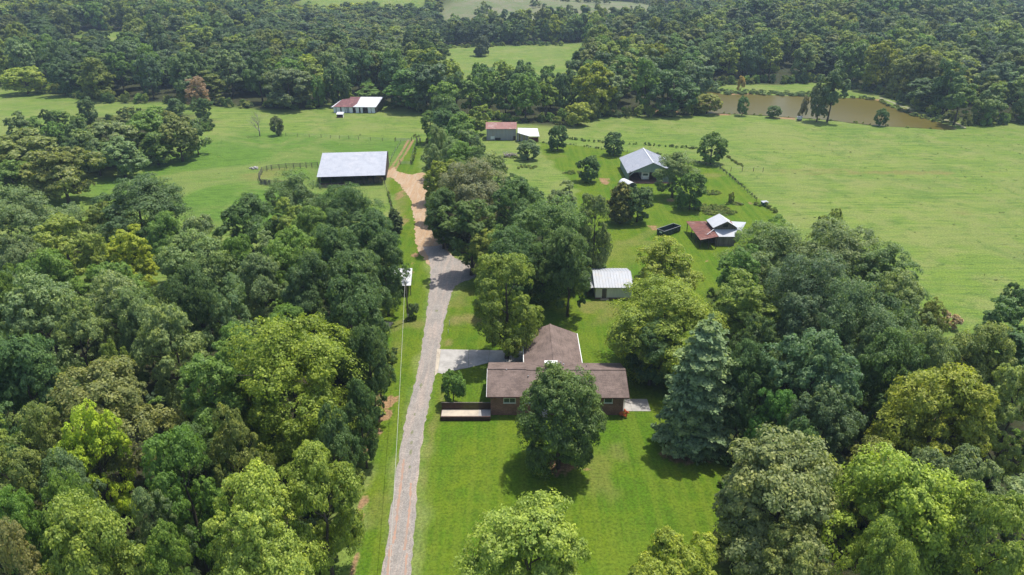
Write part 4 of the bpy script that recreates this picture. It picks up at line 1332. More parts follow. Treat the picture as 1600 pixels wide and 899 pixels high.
def window(parent, x0, x1, y, z0, z1, lights=2, face=-1):
    """window in a wall that faces -y (face -1): frame, mullions, panes, sill; frame proud of the wall"""
    f = MB()
    t = 0.09
    ya, yb = (y - 0.06, y - 0.005) if face < 0 else (y + 0.005, y + 0.06)
    f.box(x0, x0 + t, ya, yb, z0, z1); f.box(x1 - t, x1, ya, yb, z0, z1)
    f.box(x0 + t, x1 - t, ya, yb, z0, z0 + t); f.box(x0 + t, x1 - t, ya, yb, z1 - t, z1)
    for k in range(1, lights):
        xm = x0 + (x1 - x0) * k / lights
        f.box(xm - 0.04, xm + 0.04, ya + 0.004, yb - 0.004, z0 + t, z1 - t)
    w_ = f.build('window', M['white'], parent)
    for k in range(lights):
        xa = x0 + (x1 - x0) * k / lights + (t if k == 0 else 0.04)
        xb = x0 + (x1 - x0) * (k + 1) / lights - (t if k == lights - 1 else 0.04)
        MB().box(xa, xb, y - 0.025, y - 0.006, z0 + t, z1 - t).build('pane', M['glass'], w_)
    MB().box(x0 - 0.06, x1 + 0.06, y - 0.12, y - 0.004, z0 - 0.07, z0 - 0.003).build('sill', M['white'], w_)
    return w_


# --- brick house: long front block with a wing behind
X0, X1, Y0, Y1 = -3.4, 17.75, 89.8, 99.0           # walls of the front block
EZ, RZ, YR = 3.7, 5.65, 94.4                        # eave and ridge heights, ridge line
house = thing('brick_house', 'single-storey red brick house with a brown shingle roof in an L shape', 'house', (7, 94, 0))
hp = house.location
def HB(): return MB()
def hbuild(mb, name, mat, parent=house, smooth=False):
    mb.v = [(x - hp.x, y - hp.y, z) for x, y, z in mb.v] if parent is house else mb.v
    return mb.build(name, mat, parent, None, smooth)
wl = HB()
wl.box(X0, X1, Y0, Y0 + 0.25, 0, EZ - 0.14)
wl.box(X0, X0 + 0.25, Y0 + 0.25, Y1 - 0.25, 0, EZ - 0.14)
wl.box(X1 - 0.25, X1, Y0 + 0.25, Y1 - 0.25, 0, EZ - 0.14)
wl.box(X0, X1, Y1 - 0.25, Y1, 0, EZ - 0.14)
for xa in (X0, X1 - 0.25):                          # gable triangles
    wl.prism([(xa, Y0, EZ - 0.14), (xa, Y1, EZ - 0.14), (xa, YR, RZ - 0.22)], (0.25, 0, 0))
hbuild(wl, 'brick_wall', M['brick'])
ww = HB()
WX0, WX1, WY1, WXR = 2.6, 11.5, 109.2, 7.0
ww.box(WX0, WX0 + 0.25, Y1, WY1 - 0.25, 0, EZ - 0.14)
ww.box(WX1 - 0.25, WX1, Y1, WY1 - 0.25, 0, EZ - 0.14)
ww.box(WX0, WX1, WY1 - 0.25, WY1, 0, EZ - 0.14)
ww.prism([(WX0, WY1 - 0.25, EZ - 0.14), (WX1, WY1 - 0.25, EZ - 0.14), (WXR, WY1 - 0.25, RZ - 0.2)], (0, 0.25, 0))
wing = hbuild(ww, 'wing_wall', M['brick'])
# roofs (the block left of the step in the ridge lies a little higher)
XS = 2.35
for nm, xa, xb, dz in (('roof_section', -4.0, XS, 0.16), ('roof_section', XS, 18.5, 0.0)):
    r = HB()
    roof_plane(r, (xa, 89.3, EZ + dz), (xb, 89.3, EZ + dz), (xb, YR, RZ + dz), (xa, YR, RZ + dz), 0.13)
    roof_plane(r, (xa, YR + 0.004, RZ + dz), (xb, YR + 0.004, RZ + dz), (xb, 99.5, EZ + dz), (xa, 99.5, EZ + dz), 0.13)
    ro = hbuild(r, nm, M['shingle'])
    cp = HB().beam((xa - hp.x, YR - hp.y, RZ + dz + 0.03), (xb - hp.x, YR - hp.y, RZ + dz + 0.03), 0.34, 0.05).build('ridge_cap', M['shingle'], ro)
    g = HB()
    g.box(xa, xb, 89.20, 89.296, EZ + dz - 0.15, EZ + dz - 0.005)
    hbuild(g, 'fascia', M['brown_wood'])
r = HB()
WE = 97.3
sl_w = (RZ - EZ) / (WXR - 2.05)
roof_plane(r, (2.05, 109.75, EZ), (2.05, 99.52, EZ), (WXR, 94.6, RZ + 0.005), (WXR, 109.75, RZ + 0.005), 0.12)
hbuild(r, 'wing_roof', M['shingle_side'])
r = HB()
roof_plane(r, (WXR + 0.004, 109.75, RZ + 0.005), (WXR + 0.004, 94.6, RZ + 0.005), (11.95, 99.52, EZ), (11.95, 109.75, EZ), 0.12)
wr_ = hbuild(r, 'wing_roof', M['shingle_side'])
HB().beam((WXR - hp.x, 109.75 - hp.y, RZ + 0.035), (WXR - hp.x, 95.4 - hp.y, RZ + 0.035), 0.32, 0.05).build('ridge_cap', M['shingle_side'], wr_)
g = HB(); g.box(1.92, 2.045, 99.55, 109.75, EZ - 0.16, EZ + 0.01); hbuild(g, 'gutter', M['white'])
g = HB(); g.box(11.955, 12.08, 99.55, 109.75, EZ - 0.16, EZ + 0.01); hbuild(g, 'gutter', M['white'])
g = HB(); g.beam((18.505, 89.3, EZ - 0.07), (18.505, YR, RZ - 0.07), 0.05, 0.16); hbuild(g, 'rake_board', M['brown_wood'])
g = HB(); g.beam((-4.03, 89.3, EZ + 0.09), (-4.03, YR, RZ + 0.09), 0.05, 0.16); hbuild(g, 'rake_board', M['white'])
g = HB(); g.tube([(17.83, 89.66, EZ - 0.2), (17.83, 89.70, 0.15)], [0.05, 0.05], 6); hbuild(g, 'downspout', M['white'])
ch = HB(); ch.box(5.45, 7.3, 94.62, 95.35, 4.9, 6.5); cho = hbuild(ch, 'chimney', M['brick'])
c2 = MB(); c2.box(5.30 - hp.x, 7.45 - hp.x, 94.50 - hp.y, 95.47 - hp.y, 6.503, 6.72); c2.build('chimney_cap', M['white'], cho)
for px, py, h, rad in ((8.1, 96.6, 0.75, 0.09), (8.6, 96.9, 0.3, 0.12), (-0.9, 94.15, 0.12, 0.10), (2.6, 93.0, 0.1, 0.10), (12.3, 96.1, 0.3, 0.06)):
    z = RZ - (RZ - EZ) / 4.95 * abs(py - YR) - 0.05
    v_ = HB(); v_.tube([(px, py, z), (px, py, z + h + 0.25)], [rad, rad], 8); hbuild(v_, 'vent_pipe', M['steel'])
class _Off:                                          # windows are laid out in the house's own axes
    pass
for xa, xb, n in ((-1.35, 0.58, 2), (2.0, 3.9, 2), (5.6, 8.2, 3), (10.4, 11.9, 2), (14.6, 15.95, 1)):
    window(house, xa - hp.x, xb - hp.x, Y0 - hp.y, 2.35, 3.30, n)
dr_ = HB(); dr_.box(4.3, 5.25, Y0 - 0.05, Y0 - 0.004, 1.0, 3.1); dro = hbuild(dr_, 'front_door', M['white_wood'])
MB().box(5.05 - hp.x, 5.12 - hp.x, Y0 - hp.y - 0.10, Y0 - hp.y - 0.052, 1.95, 2.05).build('handle', M['steel'], dro)
st = HB()
for k in range(3):
    st.box(3.9, 5.7, Y0 - 0.35 * (3 - k), Y0 - 0.35 * (2 - k) - (0.003 if k < 2 else 0.006), 0, 0.33 * (k + 1))
hbuild(st, 'step', M['concrete'])

# --- entry deck beside the house: raised slab with a boarded railing behind and a low brick front
deck = thing('entry_deck', 'raised concrete landing with a dark boarded railing beside the brick house', 'deck', (-7.3, 89.3, 0))
dl_ = deck.location
def dbuild(mb, n, mat, par=deck):
    mb.v = [(x - dl_.x, y - dl_.y, z) for x, y, z in mb.v]
    return mb.build(n, mat, par)
dbuild(MB().box(-11.2, -3.41, 88.45, 90.25, 0.50, 0.74), 'landing_slab', M['concrete_warm'])
dbuild(MB().box(-5.3, -3.415, 88.50, 90.20, 0.744, 0.752), 'dark_slab', M['concrete'])
dbuild(MB().box(-11.3, -3.41, 88.22, 88.44, 0.0, 0.78), 'front_wall', M['brown_wood'])
dbuild(MB().box(-11.3, -11.21, 88.45, 90.25, 0.0, 0.76), 'end_wall', M['brown_wood'])
dbuild(MB().box(-11.3, -3.41, 90.38, 90.52, 1.9, 1.98), 'cap_rail', M['old_wood'])
bm0 = MB().box(0, 0.185, 0, 0.03, 0, 1.72).mesh('railing_board', M['brown_wood'])
for k in range(39):
    b = bpy.data.objects.new('railing_board', bm0)
    put(b, deck, (-11.25 + k * 0.2 - dl_.x, 90.36 - dl_.y - 0.004 * (k % 2), 0.16))
for k in range(5):
    dbuild(MB().box(-11.22 + k * 1.93, -11.13 + k * 1.93, 90.42, 90.51, 0, 1.9), 'railing_post', M['brown_wood'])

# --- paved driveway in slabs, and the slab at the far gable
drive = bpy.data.objects.new('concrete_driveway', None); put(drive); drive['kind'] = 'structure'
dw = GP([(689, 546), (732, 547), (765, 547.5), (790, 548), (818, 549), (818, 568), (790, 568), (763, 567.5), (732, 575), (716, 578), (692, 585), (684, 583)])
def flat_slab(name, poly, z, t, mat, parent):
    a = sum(poly[i][0] * poly[(i + 1) % len(poly)][1] - poly[(i + 1) % len(poly)][0] * poly[i][1] for i in range(len(poly)))
    if a < 0: poly = poly[::-1]
    cx, cy = sum(p[0] for p in poly) / len(poly), sum(p[1] for p in poly) / len(poly)
    q = []
    for x, y in poly:
        d = math.hypot(x - cx, y - cy)
        q.append((cx + (x - cx) * (1 - 0.03 / d), cy + (y - cy) * (1 - 0.03 / d), z))
    return MB().slab(q, t).build(name, mat, parent)
I = lambda *k: [dw[i] for i in k]
flat_slab('slab', I(0, 1, 8, 9, 10, 11), 0.05, 0.12, M['concrete'], drive)
flat_slab('slab', I(1, 2, 7, 8), 0.055, 0.12, M['concrete'], drive)
flat_slab('slab', I(2, 3, 6, 7), 0.05, 0.12, M['concrete'], drive)
flat_slab('slab', I(3, 4, 5, 6), 0.056, 0.12, M['concrete'], drive)
ap = GP([(683, 545), (689, 546), (684, 583), (692, 585), (688, 592), (679, 588)])
flat_slab('apron', [ap[i] for i in (0, 1, 2, 5)], 0.045, 0.12, M['concrete_warm'], drive)
gs = bpy.data.objects.new('side_patio', None); put(gs); gs['kind'] = 'structure'
for k in range(3):
    xa = 17.95 + k * 1.5
    flat_slab('slab', [(xa, 90.75), (xa + 1.5, 90.75), (xa + 1.5, 94.2), (xa, 94.2)], 0.05 + 0.004 * (k % 2), 0.1, M['concrete'], gs)


# --- small white shed behind the house
shed = thing('garden_shed', 'small white shed with a grey door and a pale ribbed metal roof among the trees', 'shed', (21.8, 135.9, 0))
def sb(mb, n, mat, par=shed):
    mb.v = [(x - 21.8, y - 135.9, z) for x, y, z in mb.v]
    return mb.build(n, mat, par)
w1 = MB(); w1.box(17.9, 25.6, 131.2, 131.35, 0.35, 2.9); w1.box(17.9, 18.05, 131.35, 140.4, 0.35, 2.9); w1.box(25.45, 25.6, 131.35, 140.4, 0.35, 2.9); w1.box(17.9, 25.6, 140.4, 140.55, 0.35, 2.9)
w1.prism([(17.9, 131.2, 2.9), (17.9, 140.55, 2.9), (17.9, 135.9, 4.25)], (0.15, 0, 0)); w1.prism([(25.45, 131.2, 2.9), (25.45, 140.55, 2.9), (25.45, 135.9, 4.25)], (0.15, 0, 0))
sb(w1, 'wall', M['white_wood'])
sb(MB().box(17.93, 25.57, 131.23, 140.5, 0, 0.348), 'foundation', M['brick'])
for a, b, c, d in (((17.6, 130.8, 2.88), (25.9, 130.8, 2.88), (25.9, 135.9, 4.36), (17.6, 135.9, 4.36)), ((25.9, 140.95, 2.88), (17.6, 140.95, 2.88), (17.6, 135.904, 4.36), (25.9, 135.904, 4.36))):
    m_ = MB(); roof_plane(m_, a, b, c, d, 0.06); rf_ = sb(m_, 'roof', M['tin_old'])
    m_ = MB(); ribs(m_, a, b, c, d, 0.6, 0.06, 0.07)
    m_.v = [(x - 21.8, y - 135.9, z) for x, y, z in m_.v]; m_.build('rib', M['tin_old'], rf_)
d_ = sb(MB().box(19.25, 20.25, 131.13, 131.196, 0.3, 2.4), 'door', M['old_wood'])
f_ = MB(); f_.box(19.1, 19.245, 131.12, 131.196, 0.3, 2.5); f_.box(20.255, 20.4, 131.12, 131.196, 0.3, 2.5); f_.box(19.1, 20.4, 131.12, 131.196, 2.503, 2.64)
sb(f_, 'door_frame', M['white'])
sb(MB().box(20.08, 20.14, 131.08, 131.127, 1.3, 1.42), 'handle', M['steel'])
sb(MB().box(19.0, 20.7, 130.5, 131.15, 0, 0.18), 'door_step', M['concrete_warm'])
sb(MB().slab([(16.2, 131.4, 2.35), (17.88, 131.4, 2.75), (17.88, 139.5, 2.75), (16.2, 139.5, 2.35)], 0.06), 'lean_to_roof', M['tin_old'])
for y in (131.6, 135.4, 139.3):
    sb(MB().box(16.3, 16.42, y, y + 0.12, 0, 2.32), 'post', M['dark_wood'])

# --- open pole barn with a pale roof
PBX, PBY = -51.6, 213.4
pb = thing('pole_barn', 'long open-fronted cattle barn under a broad pale metal roof beside the clay track', 'barn', (PBX, PBY, 0), math.atan2(2.2, 21))
hw = 10.35
def pbb(mb, n, mat, par=pb, smooth=False): return mb.build(n, mat, par, None, smooth)
for a, b, c, d in (((-hw - 0.4, -1.2, 3.25), (hw + 0.4, -1.2, 3.25), (hw + 0.4, 14.6, 6.95), (-hw - 0.4, 14.6, 6.95)), ((hw + 0.4, 23.2, 4.4), (-hw - 0.4, 23.2, 4.4), (-hw - 0.4, 14.604, 6.95), (hw + 0.4, 14.604, 6.95))):
    m_ = MB(); roof_plane(m_, a, b, c, d, 0.07); ro_ = pbb(m_, 'roof', M['tin'])
    m_ = MB(); ribs(m_, a, b, c, d, 0.9, 0.05, 0.06); m_.build('rib', M['tin'], ro_)
pm = MB().box(-0.12, 0.12, -0.12, 0.12, 0, 1).mesh('post', M['dark_wood'])
for k in range(7):
    for y in (0.0, 7.0, 14.6):
        p = bpy.data.objects.new('post', pm); put(p, pb, (-hw + k * 2 * hw / 6, y, 0)); p.scale = (1, 1, 3.25 + (y + 1.2) * 0.234 - 0.1)
bw = MB(); bw.box(-hw, hw, 22.3, 22.45, 0, 4.5)
pbb(bw, 'back_wall', M['dark_wood'])
for x in (-hw - 0.05, hw + 0.05):
    s_ = MB(); s_.prism([(x, 4.0, 0.0), (x, 22.28, 0.0), (x, 22.28, 4.4), (x, 14.6, 6.7), (x, 4.0, 4.3)], (0.08 if x > 0 else -0.08, 0, 0)); pbb(s_, 'side_wall', M['dark_wood'])
pbb(MB().beam((-hw, -0.05, 3.3), (hw, -0.05, 3.3), 0.12, 0.26), 'header_beam', M['dark_wood'])
gb = MB().box(0, 3.2, 0, 0.04, 0, 0.14).mesh('rail', M['old_wood'])
for k in range(3):
    for z in (0.35, 0.75, 1.15):
        put(bpy.data.objects.new('rail', gb), pb, (0.15 + k * 3.42, -0.2, z))
pp = MB().box(-0.07, 0.07, -0.07, 0.07, 0, 1.45).mesh('gate_post', M['post'])
for k in range(9):
    put(bpy.data.objects.new('gate_post', pp), pb, (0.1 + k * 1.28, -0.32, 0))
pbb(MB().box(-hw, 0, -0.06, 0.02, 0, 0.9), 'feed_bunk', M['dark_wood'])
# pen of boards in front of the barn
pen = thing('cattle_pen', 'low boarded pen standing out in front of the open pole barn', 'pen', (PBX - 5.5, PBY - 3.6, 0), math.atan2(2.2, 21))
pl = MB().box(0, 1.9, 0, 0.05, 0, 0.17).mesh('plank', M['old_wood'])
for k in range(4):
    for j in range(5):
        put(bpy.data.objects.new('plank', pl), pen, (-4.0 + k * 1.95, 0.01 * (j % 2), 0.12 + j * 0.22))
for k in range(5):
    put(bpy.data.objects.new('post', pp), pen, (-4.1 + k * 1.95, 0.12, 0))
for j in range(4):
    MB().box(3.85, 3.9, 0.1, 2.9, 0.15 + j * 0.27, 0.32 + j * 0.27).build('plank', M['old_wood'], pen)
    MB().box(-4.2, -4.15, 0.1, 2.9, 0.15 + j * 0.27, 0.32 + j * 0.27).build('plank', M['old_wood'], pen)
hb = MB()
hb.tube([(0, -0.7, 0), (0, -0.62, 0), (0, 0.62, 0), (0, 0.7, 0)], [0.62, 0.7, 0.7, 0.62], 16)
hbm = hb.mesh('hay_bale', M['hay'], False)
for k, (dx, dy, dz, lab) in enumerate(((7.4, 2.4, 0.72, 'round hay bale at the track end inside the open pole barn'), (9.0, 2.6, 0.72, 'outermost round hay bale at the track end of the open pole barn'), (5.6, 3.2, 0.72, 'round hay bale nearest the middle of the open pole barn'), (8.2, 2.6, 1.98, 'round hay bale on top of two others in the pole barn'))):
    ca, sa = math.cos(pb.rotation_euler.z), math.sin(pb.rotation_euler.z)
    o = put(bpy.data.objects.new('hay_bale', hbm), None, (PBX + dx * ca - dy * sa, PBY + dx * sa + dy * ca, dz))
    tag(o, lab, 'hay bale', 'hay bales in the pole barn')

# --- far barn with half rusted, half white roof
fb = thing('far_barn', 'long weathered barn with a half rust-brown, half white roof at the pasture edge', 'barn', (-74.3, 330, 0), -0.04)
def fbb(mb, n, mat, par=fb): return mb.build(n, mat, par)
rustp = [(-10.0, -3.3, 2.85), (-0.6, -3.3, 2.87), (1.0, -1.0, 3.9), (1.7, 4.2, 6.2), (-3.2, 4.2, 6.2), (-3.5, 3.0, 5.68), (-7.0, 3.0, 5.2)]
fbb(MB().slab(rustp, 0.08), 'rusted_roof', M['rust_far'])
fbb(MB().slab([(-0.59, -3.3, 2.9), (10.4, -3.5, 2.9), (12.6, 4.2, 6.23), (1.71, 4.2, 6.23), (1.01, -1.0, 3.95)], 0.08), 'white_roof', M['tin_bright'])
fbb(MB().slab([(12.6, 4.21, 6.2), (11.6, 11.5, 2.7), (-8.5, 11.5, 2.7), (-3.2, 4.21, 6.2)], 0.08), 'back_roof', M['rust_far'])
fbb(MB().slab([(-11.0, -3.35, 2.7), (-9.2, -3.32, 2.84), (-7.0, 3.0, 5.1), (-8.4, 3.0, 4.5)], 0.06), 'eave_sheet', M['tin_bright'])
xw = -10.0
rw = random.Random(3)
cols = ['white_wood', 'white_wood', 'dark_wood', 'white_wood', 'white_wood', 'tin_old', 'white_wood', 'dark_wood', 'white_wood', 'dark_wood', 'white_wood', 'dark_wood', 'dark_wood', 'white_wood', 'white_wood']
wds = [1.1, 1.7, 0.35, 1.5, 0.7, 0.8, 1.6, 1.0, 1.5, 0.4, 1.1, 0.7, 1.2, 1.4, 1.6]
sc = 19.9 / sum(wds)
for cname, wd in zip(cols, wds):
    wd *= sc
    d = 0.8 if cname == 'dark_wood' else 0.0
    fbb(MB().box(xw, xw + wd - 0.01, -3.0 + d, -2.9 + d, 0.05, 2.7), 'wall_panel', M[cname])
    xw += wd
    fbb(MB().box(xw - 0.08, xw + 0.08, -3.12, -3.01, 0, 2.7), 'post', M['dark_wood'])
fbb(MB().prism([(9.95, -2.9, 0), (10.5, 10.5, 0), (11.3, 10.5, 2.7), (12.1, 4.2, 6.0), (10.05, -2.9, 2.75)], (0.1, 0, 0)), 'gable_wall', M['old_wood'])
fbb(MB().prism([(-10.0, -2.9, 0), (-8.3, 10.5, 0), (-7.9, 10.5, 2.6), (-6.3, 3.0, 4.6), (-9.9, -2.9, 2.6)], (0.1, 0, 0)), 'gable_wall', M['dark_wood'])
fbb(MB().box(-9.8, 10.3, 10.5, 10.6, 0, 2.6), 'back_wall', M['dark_wood'])
# small white feeder shelter in front
x, y, _ = G(532, 183.5)
fs = thing('feeder_shelter', 'little white-roofed feeder shelter with an open dark front before the far barn', 'feeder', (x, y, 0))
MB().slab([(-1.6, -1.2, 1.55), (1.6, -1.2, 1.55), (1.6, 1.3, 2.2), (-1.6, 1.3, 2.2)], 0.08).build('roof', M['tin_bright'], fs)
MB().box(1.3, 1.4, -0.9, 1.1, 0, 1.55).build('side_wall', M['white'], fs)
MB().box(-1.4, -1.3, -0.9, 1.1, 0, 1.55).build('side_wall', M['dark_red'], fs)
MB().box(-1.29, 1.29, 1.0, 1.1, 0, 1.8).build('back_wall', M['dark_wood'], fs)
MB().box(-1.29, 1.29, -0.9, -0.8, 0.05, 0.75).build('feed_board', M['dark_red'], fs)

# --- grey barn with faded red roof and white lean-to
gbn = thing('grey_barn', 'tall grey tin barn with a faded red roof and a white-roofed lean-to', 'barn', (-4.4, 276.8, 0))
def gbb(mb, n, mat, par=gbn):
    mb.v = [(x + 4.4, y - 276.8, z) for x, y, z in mb.v]
    return mb.build(n, mat, par)
w_ = MB(); w_.box(-10.2, 1.6, 273.4, 273.55, 0, 4.7); w_.box(-10.2, -10.05, 273.55, 280.2, 0, 4.7); w_.box(1.45, 1.6, 273.55, 280.2, 0, 4.7); w_.box(-10.2, 1.6, 280.2, 280.35, 0, 4.7)
w_.prism([(-10.2, 273.4, 4.7), (-10.2, 280.35, 4.7), (-10.2, 276.9, 6.35)], (0.15, 0, 0)); w_.prism([(1.45, 273.4, 4.7), (1.45, 280.35, 4.7), (1.45, 276.9, 6.35)], (0.15, 0, 0))
gbb(w_, 'wall', M['grey_tin'])
for a, b, c, d in (((-10.5, 273.0, 4.6), (1.9, 273.0, 4.6), (1.9, 276.9, 6.5), (-10.5, 276.9, 6.5)), ((1.9, 280.8, 4.6), (-10.5, 280.8, 4.6), (-10.5, 276.904, 6.5), (1.9, 276.904, 6.5))):
    m_ = MB(); roof_plane(m_, a, b, c, d, 0.07); ro_ = gbb(m_, 'roof', M['rust_pink'])
    m_ = MB(); ribs(m_, a, b, c, d, 0.8, 0.06, 0.06); m_.v = [(x + 4.4, y - 276.8, z) for x, y, z in m_.v]; m_.build('rib', M['rust_pink'], ro_)
gbb(MB().box(1.3, 1.95, 272.95, 276.9, 4.62, 4.66).box(-10.55, -10.5, 273, 276.9, 4.4, 4.6), 'trim', M['white'])
gbb(MB().box(-6.8, -4.6, 273.3, 273.396, 0.02, 1.0), 'low_black_panel', M['black'])  # black panel on the solid wall, painted as the shade inside a doorway
gbb(MB().box(0.55, 1.5, 273.3, 273.396, 0.02, 1.7), 'door', M['dark_wood'])
gbb(MB().box(-8.6, -7.0, 273.32, 273.396, 0.4, 1.6), 'patched_sheet', M['white'])
gbb(MB().slab([G(809, 207.8, 3.7), G(827.5, 213.2, 2.6), G(843, 213.2, 2.45), G(840, 200.8, 4.2), G(809, 200, 4.65)], 0.08), 'lean_to_roof', M['tin_bright'])
for xa, xb, mt in ((1.75, 2.8, 'grey_tin'), (2.85, 3.3, 'dark_wood'), (3.35, 4.6, 'grey_tin'), (4.65, 5.0, 'dark_wood'), (5.05, 6.6, 'grey_tin')):
    t = (xa - 1.75) / 4.8
    gbb(MB().box(xa, xb, 271.9 - t * 1.2 + (0.25 if mt == 'dark_wood' else 0), 272.0 - t * 1.2 + (0.25 if mt == 'dark_wood' else 0), 0, 3.35 - t * 0.95), 'lean_to_wall', M[mt])
gbb(MB().box(6.7, 10.4, 270.5, 270.6, 0, 1.9), 'red_wall', M['dark_red'])
gbb(MB().box(10.4, 10.5, 270.5, 276.5, 0, 2.4), 'end_wall', M['dark_red'])

# --- green metal shed, open at the front, with a camper inside
ms_ = thing('metal_shed', 'sage green metal shed with a pale gabled roof and open front', 'shed', (45.6, 225.3, 0))
def mbb(mb, n, mat, par=ms_):
    mb.v = [(x - 45.6, y - 225.3, z) for x, y, z in mb.v]
    return mb.build(n, mat, par)
mbb(MB().box(37.95, 38.1, 216.3, 234.3, 0, 3.15), 'side_wall', M['green_tin'])
mbb(MB().box(53.1, 53.25, 216.3, 234.3, 0, 3.15), 'side_wall', M['green_tin'])
mbb(MB().prism([(37.95, 234.3, 0), (53.25, 234.3, 0), (53.25, 234.3, 3.15), (45.6, 234.3, 6.45), (37.95, 234.3, 3.15)], (0, 0.12, 0)), 'back_wall', M['green_tin'])
mbb(MB().prism([(39.3, 216.3, 3.74), (52.0, 216.3, 3.7), (45.6, 216.3, 6.45)], (0, -0.12, 0)), 'gable_wall', M['green_tin'])
mbb(MB().box(38.2, 53.0, 216.25, 216.29, 3.3, 3.72), 'header', M['green_tin'])
mbb(MB().box(49.2, 53.2, 216.18, 216.29, 0, 3.25), 'front_wall', M['green_tin'])
for a, b, c, d in (((37.5, 234.8, 3.1), (37.5, 215.7, 3.1), (45.6, 215.7, 6.6), (45.6, 234.8, 6.6)), ((53.7, 215.7, 3.1), (53.7, 234.8, 3.1), (45.604, 234.8, 6.6), (45.604, 215.7, 6.6))):
    m_ = MB(); roof_plane(m_, a, b, c, d, 0.07); ro_ = mbb(m_, 'roof', M['tin'])
    m_ = MB(); ribs(m_, a, b, c, d, 0.9, 0.05, 0.05); m_.v = [(x - 45.6, y - 225.3, z) for x, y, z in m_.v]; m_.build('rib', M['tin'], ro_)
mbb(MB().beam((45.6, 215.7, 6.65), (45.6, 234.8, 6.65), 0.4, 0.06), 'ridge_cap', M['tin_bright'])
mbb(MB().box(38.1, 53.1, 214.6, 234.2, 0.0, 0.06), 'floor', M['clay_floor'])
mbb(MB().box(38.12, 38.32, 216.0, 216.2, 0.0, 3.1), 'post', M['old_wood'])
mbb(MB().beam((38.25, 216.1, 2.2), (39.6, 216.1, 3.5), 0.14, 0.14), 'brace', M['white'])
cpr = thing('camper_trailer', 'boxy white camper parked inside the open green metal shed', 'camper', (43.7, 219.6, 0))
MB().prism([(-1.25, -2.0, 0.75), (-1.25, -2.15, 1.6), (-1.25, -2.0, 3.0), (-1.25, 3.4, 3.05), (-1.25, 3.8, 1.9), (-1.25, 3.4, 0.75)], (2.5, 0, 0)).build('body', M['white'], cpr)
MB().box(-0.8, 0.8, -2.19, -2.13, 1.85, 2.5).build('rear_window', M['glass'], cpr)
MB().box(-1.2, 1.2, -2.25, -2.02, 0.55, 0.74).build('bumper', M['steel'], cpr)
for x in (-1.1, 0.92):
    MB().box(x, x + 0.18, -2.16, -2.08, 1.0, 1.25).build('tail_light', M['red_light'], cpr)
for x in (-1.2, 0.95):
    for y in (0.2, 1.1):
        MB().tube([(x, y, 0.38), (x + 0.25, y, 0.38)], [0.38, 0.38], 12).build('wheel', M['black'], cpr)
MB().box(-1.0, 1.0, -1.9, 4.6, 0.48, 0.6).build('chassis', M['black'], cpr)
x, y, _ = G(980, 294)
hoop = thing('hoop_shelter', 'white arched tarpaulin cover half hidden behind the olive cedar', 'cover', (x, y, 0), 0.45)
n = 12
hv, hf = [], []
for yy in (-2.6, 2.6):
    for k in range(n + 1):
        a = PI * k / n
        hv.append((2.1 * math.cos(a), yy, 2.5 * math.sin(a)))
hf = [(k, k + 1, k + n + 2, k + n + 1) for k in range(n)]
MB().add(hv, hf).build('tarpaulin', M['tin_bright'], hoop, None, True)
for yy in (-2.58, 0, 2.58):
    MB().tube([(2.06 * math.cos(PI * k / 10), yy, 2.45 * math.sin(PI * k / 10)) for k in range(11)], [0.04] * 11, 6).build('hoop', M['steel'], hoop)
MB().box(-2.0, 2.0, 2.55, 2.6, 0, 0.9).build('end_panel', M['white'], hoop)

# --- old barn with rusted lean-to
rb = thing('red_roofed_barn', 'old barn with a white gabled top and a long rust-red lean-to roof', 'barn', (52.5, 165, 0))
def rbb(mb, n, mat, par=rb):
    mb.v = [(x - 52.5, y - 165, z) for x, y, z in mb.v]
    return mb.build(n, mat, par)
rust = [(47.2, 159.3, 2.4), (51.65, 159.2, 3.35), (51.3, 170.3, 3.35), (46.6, 172.2, 2.6)]
ro_ = rbb(MB().slab(rust, 0.07), 'rusted_roof', M['rust'])
m_ = MB(); ribs(m_, rust[0], rust[3], rust[2], rust[1], 0.65, 0.05, 0.05); m_.v = [(x - 52.5, y - 165, z) for x, y, z in m_.v]; m_.build('rib', M['rust'], ro_)
gl_ = [(51.2, 163.1, 4.2), (54.3, 162.1, 6.3), (53.8, 168.0, 6.3), (50.95, 169.0, 4.2)]
rbb(MB().slab(gl_, 0.07), 'gable_roof', M['tin_bright'])
rbb(MB().slab([(54.304, 162.1, 6.3), (57.5, 163.1, 4.2), (57.0, 168.8, 4.2), (53.804, 168.0, 6.3)], 0.07), 'gable_roof', M['tin_bright'])
rbb(MB().slab([(52.3, 160.9, 2.65), (56.2, 160.9, 2.65), (57.5, 163.2, 3.75), (51.4, 163.2, 3.75)], 0.07), 'front_lean_to_roof', M['tin_old'])
rbb(MB().slab([(58.9, 164.4, 2.75), (62.3, 171.2, 2.75), (57.1, 169.0, 3.85), (57.45, 163.2, 3.8)], 0.07), 'side_lean_to_roof', M['tin_old'])
rbb(MB().prism([(51.25, 163.3, 0), (57.4, 163.3, 0), (57.4, 163.3, 4.1), (54.35, 163.3, 6.1), (51.25, 163.3, 4.1)], (0, 0.1, 0)), 'front_wall', M['old_wood'])
rbb(MB().prism([(51.1, 168.6, 0), (57.0, 168.6, 0), (57.0, 168.6, 4.1), (54.0, 168.0, 6.1), (51.1, 168.6, 4.1)], (0, 0.1, 0)), 'back_wall', M['old_wood'])
rbb(MB().box(51.2, 51.3, 163.42, 168.58, 0, 4.1), 'side_wall', M['dark_wood'])
rbb(MB().box(57.15, 57.25, 163.42, 168.5, 0, 4.1), 'side_wall', M['old_wood'])
rbb(MB().box(53.7, 55.0, 163.2, 163.29, 4.35, 5.1), 'loft_black_panel', M['black'])  # no hole cut: black colour stands in for the unlit loft
rbb(MB().box(48.3, 51.1, 165.5, 165.6, 0, 2.6), 'lean_to_wall', M['dark_red'])
